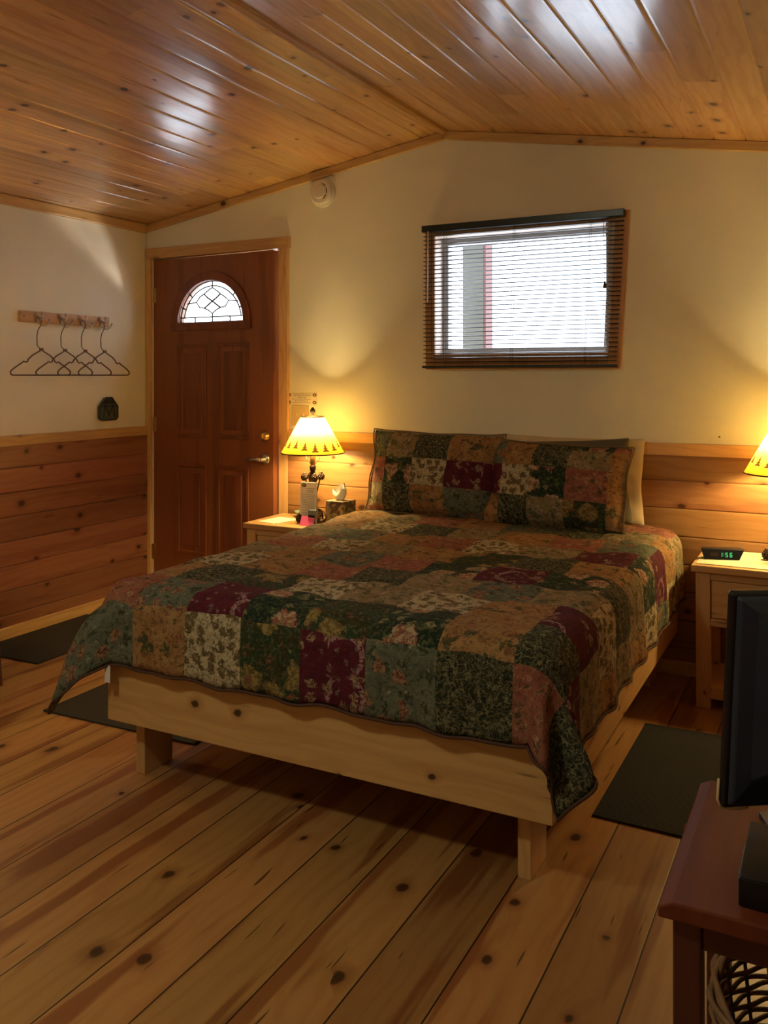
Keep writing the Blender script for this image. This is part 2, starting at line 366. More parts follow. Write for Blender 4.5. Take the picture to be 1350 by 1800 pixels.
def lathe(bm, prof, c=(0, 0, 0), seg=32, axis=2, mat=0, cap=True):
    c = Vector(c); rings = []
    for r, h in prof:
        ring = []
        for k in range(seg):
            a = 2*PI*k/seg; q = [r*math.cos(a), r*math.sin(a)]; q.insert(axis, h); ring.append(bm.verts.new(Vector(q)+c))
        rings.append(ring)
    for A, B in zip(rings, rings[1:]):
        for k in range(seg): bm.faces.new((A[k], A[(k+1) % seg], B[(k+1) % seg], B[k])).material_index = mat
    if cap:
        bm.faces.new(rings[0][::-1]).material_index = mat; bm.faces.new(rings[-1]).material_index = mat
def ball(bm, c, r, sx=1, sy=1, sz=1, seg=12, mat=0):
    m = Matrix.Translation(Vector(c)) @ Matrix.Diagonal((r*sx, r*sy, r*sz, 1))
    res = bmesh.ops.create_uvsphere(bm, u_segments=seg, v_segments=max(6, seg//2+2), radius=1, matrix=m)
    for v in res['verts']:
        for f in v.link_faces: f.material_index = mat
def BM(): return bmesh.new()
def bx(name, b, mat, parent=None, bevel=.003, loc=None, smooth=False):
    bm = BM(); box(bm, *b); return new_obj(name, bm, mat, parent, bevel=bevel, loc=loc, smooth=smooth)
def thing(name, label, cat, loc=(0, 0, 0), rot=(0, 0, 0), group=None):
    o = bpy.data.objects.new(name, None); COL.objects.link(o); o.empty_display_size = .05
    o.location = loc; o.rotation_euler = rot; o['label'] = label; o['category'] = cat
    if group: o['group'] = group
    return o
def tag(o, label, cat, group=None):
    o['label'] = label; o['category'] = cat
    if group: o['group'] = group
    return o
def st(o): o['kind'] = 'structure'; return o
def dup(root, loc=None, rotz=None, label=None):
    r = root.copy(); COL.objects.link(r)
    if loc is not None: r.location = loc
    if rotz is not None: r.rotation_euler = (r.rotation_euler[0], r.rotation_euler[1], rotz)
    if label: r['label'] = label
    for ch in list(root.children):
        c = ch.copy(); COL.objects.link(c); c.parent = r
        for g2 in list(ch.children):
            d = g2.copy(); COL.objects.link(d); d.parent = c
    return r

# ------------------------------------------------------------------ the room
XR, ZR, SL = 2.007, 2.598, .161           # ridge x, ceiling height at ridge, slope
XW, YF = 4.014, -5.3                       # right wall, front wall
HR = 1.039                                 # top of wainscot rail
def cz(x): return ZR - SL*abs(x-XR)
# floor
bm = BM(); box(bm, -.15, XW+.15, YF-.15, .17, -.05, 0); st(new_obj('floor', bm, M['floor']))
# ceiling: tongue-and-groove boards with v-joints
def ceiling(x0, x1, name, mat):
    bm = BM(); w = .13; g = .005; dep = .005
    n = int(round(abs(x1-x0)/w+.4)); sgn = 1 if x1 > x0 else -1
    prev = None
    ys = (YF-.1, .12)
    rows = []
    xs = []
    for i in range(n):
        a = x0+sgn*w*i; b = min(a+sgn*w, x1+sgn*.1) if sgn > 0 else max(a-w, x1-.1)
        # slightly cupped board: v-groove edge, rounded shoulder, belly
        for x, d in ((a, dep), (a+sgn*g, .0008), (a+sgn*2.4*g, .0), (a+sgn*w*.5, -.0006), (b-sgn*2.4*g, .0), (b-sgn*g, .0008)):
            xs.append((x, d))
    xs.append((b, dep))
    for x, d in xs: rows.append([bm.verts.new((x, y, cz(x)+d)) for y in ys])
    for A, B in zip(rows, rows[1:]): bm.faces.new((A[0], A[1], B[1], B[0]))
    # outer skin above
    T = [[bm.verts.new((x, y, cz(x)+.12)) for y in ys] for x in (x0, xs[-1][0])]
    bm.faces.new((T[0][0], T[1][0], T[1][1], T[0][1]))
    bm.normal_update()
    return new_obj(name, bm, mat)
cl = st(ceiling(XR, 0, 'ceiling', M['ceil'])); cr = st(ceiling(XR, XW, 'ceiling', M['ceil_r']))
# walls
def wall_x(name, y0, y1, holes):
    xs = sorted({-.15, XR, XW+.15} | {h[0] for h in holes} | {h[1] for h in holes})
    bm = BM()
    for a, b in zip(xs, xs[1:]):
        mid = (a+b)/2; cuts = [(0, 'top')]
        hs = [h for h in holes if h[0] <= mid <= h[1]]
        z = 0
        for h in sorted(hs, key=lambda h: h[2]):
            if h[2] > z: box(bm, a, b, y0, y1, z, h[2])
            z = h[3]
        prism(bm, [(a, z), (b, z), (b, cz(b)+.06), (a, cz(a)+.06)], 1, y0, y1)
    bmesh.ops.remove_doubles(bm, verts=bm.verts, dist=1e-5)
    return new_obj(name, bm, M['plaster'])
DX0, DX1, DZ = .048, .985, 2.066
WX0, WX1, WZ0, WZ1 = 1.951, 2.855, 1.452, 2.062
wall_back = st(wall_x('wall_back', 0, .15, [(DX0, DX1, 0, DZ), (WX0, WX1, WZ0, WZ1)]))
bm = BM(); box(bm, -.15, 0, YF, 0, 0, 2.35); wall_left = st(new_obj('wall_left', bm, M['plaster']))
bm = BM(); box(bm, XW, XW+.15, YF, 0, 0, 2.35); wall_right = st(new_obj('wall_right', bm, M['plaster']))
wall_front = st(wall_x('wall_front', YF-.15, YF, []))
# wainscot boards with v joints
def wains(name, a0, a1, side, mat, parent):
    """side: 'back' along x, 'left'/'right' along y"""
    bm = BM(); w = .125; z = .0; prof = []
    t = .018
    zs = [-.005+w*i for i in range(0, 9)]
    for i in range(len(zs)):
        lo = zs[i]; hi = zs[i]+w
        for zz, d in ((lo, t-.006), (lo+.005, t-.0005), (lo+.012, t), (hi-.012, t), (hi-.005, t-.0005)):
            if zz < HR-.03: prof.append((max(zz, 0), d))
    prof.append((HR-.03, t))
    rows = []
    for zz, d in prof:
        if side == 'back': rows.append([bm.verts.new((x, -d, zz)) for x in (a0, a1)])
        elif side == 'front': rows.append([bm.verts.new((x, YF+d, zz)) for x in (a0, a1)])
        elif side == 'left': rows.append([bm.verts.new((d, y, zz)) for y in (a0, a1)])
        else: rows.append([bm.verts.new((XW-d, y, zz)) for y in (a0, a1)])
    for A, B in zip(rows, rows[1:]): bm.faces.new((A[0], A[1], B[1], B[0]))
    o = new_obj(name, bm, mat, parent)
    s = o.modifiers.new('thick', 'SOLIDIFY'); s.thickness = .004; s.offset = 0
    return o
wains('wainscot', 1.05, XW-.018, 'back', M['wain_x'], wall_back)
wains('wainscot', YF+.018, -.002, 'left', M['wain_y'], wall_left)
wains('wainscot', YF+.018, -.018, 'right', M['wain_y'], wall_right)
wains('wainscot', .018, XW-.018, 'front', M['wain_x'], wall_front)
# rails (trim), baseboards, crown
st(bx('trim_1', (1.052, XW-.024, -.024, 0, HR-.055, HR), M['trim_x']))
st(bx('trim_2', (0, .024, YF, -.003, HR-.055, HR), M['trim_y']))
st(bx('trim_3', (XW-.024, XW, YF, -.026, HR-.055, HR), M['trim_y']))
st(bx('trim_4', (.026, XW-.026, YF, YF+.024, HR-.055, HR), M['trim_x']))
st(bx('baseboard_back', (1.052, XW-.032, -.032, -.0005, 0, .062), M['trim_x']))
st(bx('baseboard_left', (0, .032, YF, -.003, 0, .062), M['trim_y']))
st(bx('baseboard_right', (XW-.032, XW, YF, -.034, 0, .062), M['trim_y']))
st(bx('baseboard_front', (.034, XW-.034, YF, YF+.032, 0, .062), M['trim_x']))
def rake(name, y0, y1, x0, x1):
    bm = BM(); prism(bm, [(x0, cz(x0)-.046), (x1, cz(x1)-.046), (x1, cz(x1)-.001), (x0, cz(x0)-.001)], 1, y0, y1)
    return st(new_obj(name, bm, M['trim_x'], bevel=.004))
rake('trim_5', -.022, 0, .0, XR); rake('trim_6', -.022, 0, XR, XW)
rake('trim_7', YF, YF+.022, 0, XR); rake('trim_8', YF, YF+.022, XR, XW)
st(bx('trim_9', (0, .022, YF+.022, -.022, cz(0)-.052, cz(0)+.001), M['trim_y'], bevel=.004))
st(bx('trim_10', (XW-.022, XW, YF+.022, -.022, cz(XW)-.052, cz(XW)+.001), M['trim_y'], bevel=.004))
bm = BM(); prism(bm, [(XR-.022, cz(XR-.022)+.001), (XR-.018, ZR-.018), (XR, ZR-.026), (XR+.018, ZR-.018), (XR+.022, cz(XR+.022)+.001)], 1, YF+.022, -.022)
st(new_obj('trim_11', bm, M['trim_y'], bevel=.002))

# ------------------------------------------------------------------ door (structure)
door = bpy.data.objects.new('door_1', None); COL.objects.link(door); door['kind'] = 'structure'; door.location = (DX0, 0, 0)
L = lambda x: x-DX0
bm = BM(); box(bm, L(-0.0)+.002, L(1.06), -.024, -.0005, DZ-.002, 2.128); new_obj('head_casing', bm, M['trim_x'], door, bevel=.003)
bm = BM(); box(bm, L(.988), L(1.050), -.022, -.0005, 0, DZ-.003); new_obj('side_casing', bm, M['trim_z'], door, bevel=.003)
bm = BM(); box(bm, L(.003), L(.044), -.022, -.0005, 0, DZ-.003); new_obj('side_casing', bm, M['trim_z'], door, bevel=.003)
bm = BM(); box(bm, 0, .002, 0, .15, 0, DZ-.002); box(bm, L(DX1)-.003, L(DX1)-.0005, -.0005, .15, 0, DZ-.002); box(bm, .002, L(DX1)-.003, 0, .15, DZ-.004, DZ-.001)
box(bm, L(DX1)-.016, L(DX1)-.003, .055, .08, 0, DZ-.004); new_obj('jamb', bm, M['trim_z'], door)
bx('threshold', (.002, L(DX1)-.003, .0, .15, .0005, .02), M['steel'], door)
bm = BM(); box(bm, L(.978), L(.9812), .012, .045, .83, .91); box(bm, L(.978), L(.9812), .012, .045, .965, 1.04); new_obj('strike_plate', bm, M['bronze'], door)
bm = BM(); box(bm, L(.895), L(.9815), .048, .062, .02, 1.40); box(bm, L(.931), L(.9815), .048, .062, 1.40, DZ-.005); new_obj('door_stop', bm, M['oak'], door)
bm = BM(); box(bm, .003, L(.894), .050, .062, DZ-.07, DZ-.004); new_obj('head_stop', bm, M['trim_x'], door)
# door leaf: hinge line at local origin of the leaf, opened a few degrees into the room
LW, LH, LT = .922, 2.045, .044
leaf_bm = BM()
ARC = [(.455-.25, 1.662), (.455+.25, 1.662)]      # arch: half width .25, rise .245
def arch_pts(rw, rh, n=24, cx=.458, z0=1.662):
    return [(cx+rw*math.cos(PI*i/n), z0+rh*math.sin(PI*i/n)) for i in range(n+1)]
hx0, hx1, hz0 = .458-.25, .458+.25, 1.662
# slab around the arched opening
def slab(bm):
    box(bm, 0, LW, 0, LT, .008, hz0)
    z1 = 1.662+.245
    box(bm, 0, LW, 0, LT, z1+.001, LH+.008)
    pts = arch_pts(.25, .245)
    box(bm, 0, hx0, 0, LT, hz0, z1+.001); box(bm, hx1, LW, 0, LT, hz0, z1+.001)
    for (xa, za), (xb, zb) in zip(pts, pts[1:]):
        prism(bm, [(xb, zb), (xa, za), (xa, z1+.001), (xb, z1+.001)], 1, 0, LT)
slab(leaf_bm)
bmesh.ops.remove_doubles(leaf_bm, verts=leaf_bm.verts, dist=1e-5)
LEAFROT = math.radians(-3.2)
leaf = new_obj('door_leaf', leaf_bm, M['oak'], door); leaf.location = (.006, .0, 0); leaf.rotation_euler = (0, 0, LEAFROT)
def panel(x0, x1, z0, z1):
    bm = BM(); e = .022
    # moulding frame proud of the slab and a raised field
    for a in ((x0-e, x1+e, z1, z1+e), (x0-e, x1+e, z0-e, z0), (x0-e, x0, z0, z1), (x1, x1+e, z0, z1)):
        box(bm, a[0], a[1], -.007, .001, a[2], a[3])
    box(bm, x0+.03, x1-.03, -.006, .001, z0+.03, z1-.03)
    new_obj('panel', bm, M['oak'], leaf, bevel=.005, seg=3)
for x0, x1 in ((.215, .405), (.53, .725)):
    panel(x0, x1, 1.0, 1.515); panel(x0, x1, .30, .80)
bm = BM()
o_, i_ = arch_pts(.305, .298), arch_pts(.252, .246)
for k in range(len(o_)-1):
    prism(bm, [i_[k], o_[k], o_[k+1], i_[k+1]], 1, -.012, .001)
box(bm, .458-.305, .458+.305, -.012, .001, 1.662-.045, 1.662)
bmesh.ops.remove_doubles(bm, verts=bm.verts, dist=1e-5)
new_obj('arch_frame', bm, M['oak'], leaf, bevel=.003)
bm = BM()
ip = arch_pts(.25, .245); prism(bm, [(x, z) for x, z in ip], 1, .018, .023)
pane = new_obj('glass_pane', bm, M['glass'], leaf)
bm = BM(); cx, z0, yy = .458, 1.662, .016
def came(pts, r=.0042): tube(bm, [(cx+x, yy, z0+z) for x, z in pts], r, 6)
def arcp(rw, rh, a0, a1, n=14, dz=0): return [(rw*math.cos(a0+(a1-a0)*i/n), dz+rh*math.sin(a0+(a1-a0)*i/n)) for i in range(n+1)]
came(arcp(.248, .243, 0, PI, 30), .004); came([(-.248, .002), (.248, .002)], .004)
came(arcp(.222, .215, .13, PI-.13, 28)); came([(-.24, .032), (.24, .032)])
for x in (-.135, 0, .135): came([(x, .0), (x, .032)])
for a in (45, 90, 135): came([(.222*math.cos(math.radians(a)), .215*math.sin(math.radians(a))), (.248*math.cos(math.radians(a)), .243*math.sin(math.radians(a)))])
for a in (22, 158): came([(.222*math.cos(math.radians(a)), .215*math.sin(math.radians(a))), (.248*math.cos(math.radians(a)), .243*math.sin(math.radians(a)))])
# interlaced leaded ornament
came([(-.062, .085), (-.03, .105), (.0, .125), (.035, .145), (.062, .165)], .005); came([(.062, .085), (.03, .105), (0, .125), (-.035, .145), (-.065, .168)], .005)
came([(-.065, .168), (-.095, .155), (-.125, .122), (-.10, .092), (-.062, .085)]); came([(.062, .165), (.09, .15), (.125, .125), (.10, .09), (.062, .085)])
came([(-.062, .17), (-.04, .185), (0, .205), (.04, .182), (.062, .165)]); came([(-.062, .085), (-.03, .072), (0, .052), (.03, .072), (.062, .085)])
came([(0, .205), (0, .216)]); came([(0, .052), (0, .032)]); came([(-.125, .122), (-.195, .115)]); came([(.125, .125), (.195, .118)])
new_obj('leaded_came', bm, M['lead'], leaf, smooth=True)
# deadbolt, lever, hinges
bm = BM(); lathe(bm, [(.030, 0), (.030, -.008), (.024, -.02), (.02, -.026), (.004, -.028)], (.868, 0, 1.005), 24, 1); box(bm, .862, .874, -.042, -.026, .99, 1.02)
new_obj('deadbolt', bm, M['brass'], leaf, smooth=False, bevel=.001)
bm = BM(); lathe(bm, [(.032, 0), (.032, -.007), (.022, -.014), (.012, -.018), (.011, -.05), (.004, -.052)], (.868, 0, .875), 24, 1)
tube(bm, [(.868, -.046, .875), (.835, -.05, .876), (.80, -.048, .873), (.765, -.046, .868)], [.011, .009, .008, .006], 10)
new_obj('lever_handle', bm, M['steel'], leaf, smooth=True)
for z in (1.84, 1.05, .27):
    bm = BM(); tube(bm, [(-.006, -.008, z-.045), (-.006, -.008, z+.045)], .006, 10); box(bm, -.004, .02, -.003, .001, z-.045, z+.045)
    new_obj('hinge', bm, M['brass'], leaf)

# ------------------------------------------------------------------ window (structure) and blind
def taper(o):     # the whole window stands a little out of square: its right side leans
    for v in o.data.vertices:
        x = v.co.x+o.location.x+ (o.parent.location.x if o.parent else 0); z = v.co.z+o.location.z+(o.parent.location.z if o.parent else 0)
        v.co.x += max(0, (x-1.93))/.95*(z-1.74)*.055
    return o
win = bpy.data.objects.new('window_1', None); COL.objects.link(win); win['kind'] = 'structure'
def wb_(name, bs, mat, bevel=.002):
    bm = BM()
    for b in bs: box(bm, *b)
    return taper(new_obj(name, bm, mat, win, bevel=bevel))
c0, c1, d0, d1 = 1.900, 2.916, 1.378, 2.112
wb_('casing', [(c0, WX0+.001, -.018, -.0005, d0, d1), (WX1-.001, c1, -.018, -.0005, d0, d1), (WX0+.001, WX1-.001, -.018, -.0005, d0, WZ0+.001), (WX0+.001, WX1-.001, -.018, -.0005, WZ1-.001, d1)], M['casing'])
bm = BM(); e = .014
for b in ((WX0, WX0+.001, -.0005, .15, WZ0, WZ1), (WX1-.03, WX1-.0002, -.0005, .15, WZ0, WZ1), (WX0, WX1-.03, -.0005, .15, WZ0, WZ0+.002), (WX0, WX1-.03, -.0005, .15, WZ1-.002, WZ1)): box(bm, *b)
new_obj('reveal_lining', bm, flat('dusty_rose_paint', (.80, .66, .56), .6), win)
f0, f1, g0, g1 = WX0+.001, WX1-.03, WZ0+.002, WZ1-.002
wb_('frame', [(f0, f0+.032, .085, .135, g0, g1), (f1-.02, f1, .085, .135, g0, g1), (f0+.032, f1-.02, .085, .135, g0, g0+.028), (f0+.032, f1-.02, .085, .135, g1-.035, g1)], M['vinyl'])
wb_('glass_pane', [(f0+.03, f1-.018, .108, .112, g0+.026, g1-.033)], M['glass'], 0)
blind = thing('window_blind', 'open dark brown horizontal slat blind under a black headrail over the window', 'blind', (0, 0, 0))
def bb(name, bs, mat, parent=None, bevel=0.0):
    bm = BM()
    for b in bs: box(bm, *b)
    return taper(new_obj(name, bm, mat, parent or blind, bevel=bevel))
B0, B1 = 1.902, 2.900
bb('headrail', [(B0-.004, B1+.002, -.062, -.0185, 2.078, 2.112)], M['headrail'], bevel=.003)
bm = BM(); ns = 31
for i in range(ns):
    z = 2.062-i*.0215
    rows = []
    for y, dz in ((-.052, -.0035), (-.046, -.0012), (-.04, 0), (-.034, -.0012), (-.028, -.0035)):
        rows.append([bm.verts.new((x, y, z+dz)) for x in (B0, B1)])
    for A, B_ in zip(rows, rows[1:]): bm.faces.new((A[0], A[1], B_[1], B_[0]))
sl = new_obj('slats', bm, M['blind'], blind); s_ = sl.modifiers.new('t', 'SOLIDIFY'); s_.thickness = .0017; taper(sl)
bb('bottom_rail', [(B0-.006, B1+.004, -.053, -.027, 1.384, 1.396)], M['headrail'], bevel=.002)
for x in (2.02, 2.38, 2.75):
    for y in (-.054, -.027):
        bm = BM(); box(bm, x-.0008, x+.0008, y-.0006, y+.0006, 1.39, 2.08); taper(new_obj('ladder_cord', bm, M['cord'], blind))
bm = BM(); tube(bm, [(1.937, -.066, 2.08), (1.934, -.067, 1.72)], .0035, 8); new_obj('tilt_wand', bm, M['white_pl'], blind, smooth=True)
bm = BM(); tube(bm, [(2.83, -.064, 2.08), (2.835, -.066, 1.78)], .0012, 5); lathe(bm, [(.003, .015), (.009, -.01), (.008, -.016)], (2.835, -.066, 1.765), 10); new_obj('lift_cord', bm, M['cord'], blind)
bm = BM(); tube(bm, [(1.957, -.066, 2.08), (1.957, -.066, 1.45)], .0015, 5); new_obj('lift_cord', bm, M['cord'], blind)
post = thing('porch_post', 'weathered grey porch post seen outside through the blind', 'post', (1.785, 1.0, 0))
bx('post_body', (-.07, .07, -.07, .07, -.3, 2.6), M['greypost'], post)
bx('red_edge', (.071, .084, -.07, .05, -.3, 2.6), M['redtrim'], post)

# ------------------------------------------------------------------ things on the walls
sd = thing('smoke_detector', 'round cream smoke detector high on the back wall', 'smoke detector', (1.275, 0, 2.352))
bm = BM(); lathe(bm, [(.078, 0), (.078, -.012), (.072, -.016)], (0, 0, 0), 40, 1); new_obj('mounting_plate', bm, M['white_pl'], sd, smooth=False, bevel=.001)
bm = BM(); lathe(bm, [(.070, -.014), (.069, -.034), (.060, -.042), (.038, -.044), (.034, -.050), (.005, -.052)], (0, 0, 0), 40, 1); new_obj('cover', bm, M['white_pl'], sd, smooth=False, bevel=.001)
bm = BM()
for a0, a1 in ((-60, -25), (-15, 25), (35, 70)):
    tube(bm, [(.046*math.cos(math.radians(a)), -.0445, .046*math.sin(math.radians(a))) for a in range(a0, a1+1, 7)], .0025, 6)
new_obj('vent_slot', bm, M['inkd'], sd)

rk = thing('coat_rack', 'light pine peg rail with four bronze double hooks on the left wall', 'coat rack', (0, -.649, 1.6))
bm = BM(); box(bm, .0005, .018, -.312, .312, .030, .088); new_obj('rail_board', bm, M['pale_y'], rk, bevel=.003)
HY = [-.217, -.057, .088, .233]
for y in HY:
    h = bpy.data.objects.new('hook', None)
    bm = BM(); 
    lathe(bm, [(.013, .0), (.012, .004), (.004, .006)], (.018, y, .072), 14, 0)
    tube(bm, [(.02, y, .075), (.035, y, .062), (.045, y, .045), (.055, y, .040), (.066, y, .05), (.070, y, .072)], [.005, .0045, .004, .004, .004, .006], 8)
    ball(bm, (.070, y, .078), .008, seg=10)
    tube(bm, [(.02, y, .06), (.024, y+.012, .035), (.030, y+.026, .021), (.036, y+.044, .017), (.040, y+.062, .025), (.042, y+.074, .043)], [.006, .0055, .0055, .005, .005, .004], 8); ball(bm, (.042, y+.075, .046), .006, seg=10)
    new_obj('hook', bm, M['steel'], rk, smooth=True)
for y in (-.29, .29):
    bm = BM(); lathe(bm, [(.004, 0), (.003, .0012)], (.018, y, .06), 10, 0); new_obj('screw', bm, M['inkd'], rk)
# hangers
def hanger(loc, label):
    t = thing('coat_hanger', label, 'hanger', loc, group=None)
    bm = BM()
    # wire hook over the rack hook then long neck
    pts = [(0, -.018, .150)]
    for a in range(180, -1, -20): pts.append((0, -.000+.018*math.cos(math.radians(a)), .152+.018*math.sin(math.radians(a))))
    pts = [(0, -.018+.0, .142)] + pts[1:] + [(0, .016, .13), (0, -.004, .10), (0, -.012, .07), (0, -.010, .02), (0, .01, .0), (0, .018, -.005)]
    tube(bm, pts, .0028, 6); new_obj('wire_hook', bm, M['hanger'], t, smooth=True)
    bm = BM(); cy = .018; W2 = .197; zb = -.138
    def sh(s):
        return [(0, cy, -.004), (0, cy+s*.06, -.034), (0, cy+s*.085, -.055), (0, cy+s*.09, -.066), (0, cy+s*.10, -.070), (0, cy+s*.115, -.066), (0, cy+s*.13, -.076), (0, cy+s*.18, -.105), (0, cy+s*W2, -.120), (0, cy+s*(W2-.004), zb+.004), (0, cy+s*(W2-.02), zb)]
    Lp, Rp = sh(-1), sh(1)
    tube(bm, Lp + Rp[1:][::-1], .0042, 8, closed=True)
    new_obj('shoulder_frame', bm, M['hanger'], t, smooth=True)
    bm = BM(); box(bm, -.004, .004, cy-.012, cy+.012, -.010, .006); new_obj('collar', bm, M['hanger'], t, bevel=.002)
    return t
hb = hanger((.0455, -.649+HY[0]-.002, 1.475), 'brown hanger on the hook farthest left, farthest from the door')
for y, zz, l in ((HY[1], -.006, 'brown hanger on the second hook from the left end of the rail'), (HY[2], -.012, 'brown hanger on the third hook from the left end of the rail'), (HY[3], -.018, 'brown hanger on the hook nearest the door')):
    dup(hb, (.0455, -.649+y-.002, 1.475), label=l)
for o in [o for o in bpy.data.objects if o.name.startswith('coat_hanger')]: o['group'] = 'hangers on the peg rail'; o.location.z += .013; o.location.x=.0455
# small dark metal lantern-shaped ornament with an M
lt = thing('wall_ornament', 'small dark green lantern-shaped metal ornament with letter M on left wall', 'ornament', (0, -.343, 1.09))
oct_ = [(-.062, .0), (.062, .0), (.076, .014), (.076, .082), (.042, .118), (.026, .136), (-.026, .136), (-.042, .118), (-.076, .082), (-.076, .014)]
oct_ = [(y*.92, z*.95) for y, z in oct_]
bm = BM(); prism(bm, oct_, 0, .002, .020); new_obj('back_panel', bm, M['vglass'], lt)
bm = BM(); tube(bm, [(.022, y, z) for y, z in oct_], .0045, 6, closed=True); tube(bm, [(.022, -.07, .079), (.022, .07, .079)], .003, 6); new_obj('frame', bm, M['verdigris'], lt)
bm = BM(); tube(bm, [(.023, -.045, .012), (.023, -.030, .088), (.023, 0, .025), (.023, .030, .088), (.023, .045, .012)], .0035, 6); new_obj('letter_m', bm, M['verdigris'], lt)
bm = BM(); prism(bm, [(-.05*.92, .1*.95), (.05*.92, .1*.95), (.03, .128), (-.03, .128)], 0, .0205, .026); new_obj('top_cap', bm, M['verdigris'], lt)

# notice and switch plate beside the door
nt = thing('wall_notice', 'small framed paper notice with four oval emblems above the switch plate', 'notice', (1.133, 0, 1.218))
bm = BM(); box(bm, -.098, .098, -.003, -.0004, -.036, .036); new_obj('sheet', bm, M['paper'], nt)
bm = BM()
for i, (x0, x1) in enumerate(((-.060, .060), (-.055, .058), (-.030, .028), (-.062, .060), (-.045, .045), (-.06, .055))):
    z = .026-i*.0098; x = x0
    while x < x1:
        w = random.uniform(.006, .015); box(bm, x, min(x+w, x1), -.0036, -.0031, z-.0022, z+.0016); x += w+.004
new_obj('printed_text', bm, M['ink'], nt)
for x, z in ((-.084, .021), (.084, .021), (-.084, -.021), (.084, -.021)):
    bm = BM(); lathe(bm, [(1, -.0036), (1, -.0042)], (0, 0, 0), 20, 1)
    for v in bm.verts: v.co.x = v.co.x*.0125+x; v.co.z = v.co.z*.009+z
    e_ = new_obj('emblem', bm, M['inkd'], nt)
    bm = BM(); lathe(bm, [(1, -.0043), (1, -.0047)], (0, 0, 0), 14, 1)
    for v in bm.verts: v.co.x = v.co.x*.0055+x; v.co.z = v.co.z*.0035+z
    new_obj('emblem_centre', bm, M['paper'], e_)
sw = thing('switch_plate', 'almond two-switch light plate beside the door casing', 'light switch', (1.122, 0, 1.125))
bm = BM(); box(bm, -.058, .058, -.006, -.0005, -.058, .058); new_obj('plate', bm, M['almond'], sw, bevel=.003)
for x in (-.022, .022):
    bm = BM(); box(bm, x-.005, x+.005, -.009, -.005, -.012, .012); box(bm, x-.003, x+.003, -.016, -.008, .0, .009); new_obj('toggle', bm, M['almond'], sw)
bm = BM(); lathe(bm, [(.0035, -.0005), (.0035, -.006)], (3.325, 0, 1.072), 10, 1); tag(new_obj('nail', bm, M['inkd']), 'small dark nail in the wall left of the right lamp', 'nail')

# ------------------------------------------------------------------ bed
X0, X1, Y0, Y1 = 1.63, 3.153, -1.963, -.04
bed = thing('bed_frame', 'pale pine bed frame standing on short plank legs', 'bed', (X0, Y0, 0))
q = lambda b: (b[0]-X0, b[1]-X0, b[2]-Y0, b[3]-Y0, b[4], b[5])
bx('footboard', q((X0, X1, Y0, Y0+.038, .2, .395)), M['pale_x'], bed)
bx('side_rail', q((X0, X0+.038, Y0+.038, Y1, .2, .395)), M['pale_y'], bed)
bx('side_rail', q((X1-.038, X1, Y0+.038, Y1, .2, .395)), M['pale_y'], bed)
bx('headboard_rail', q((X0+.038, X1-.038, Y1-.038, Y1, .2, .395)), M['pale_x'], bed)
bx('slat_deck', q((X0+.038, X1-.038, Y0+.038, Y1-.038, .33, .36)), M['pale_y'], bed)
for x in (1.682, 3.033):
    for y in (-1.885, -.25):
        bx('leg', q((x, x+.038, y, y+.14, 0, .33)), M['pale_z'], bed)
        # side cleats make the leg a solid pier
bm = BM(); box(bm, 1.655, 3.128, -1.925, -.06, .396-.03, .625)
mt = tag(new_obj('mattress', bm, M['matt'], bevel=.05, seg=4), 'thick mattress lying in the pine frame beneath the quilt', 'mattress')

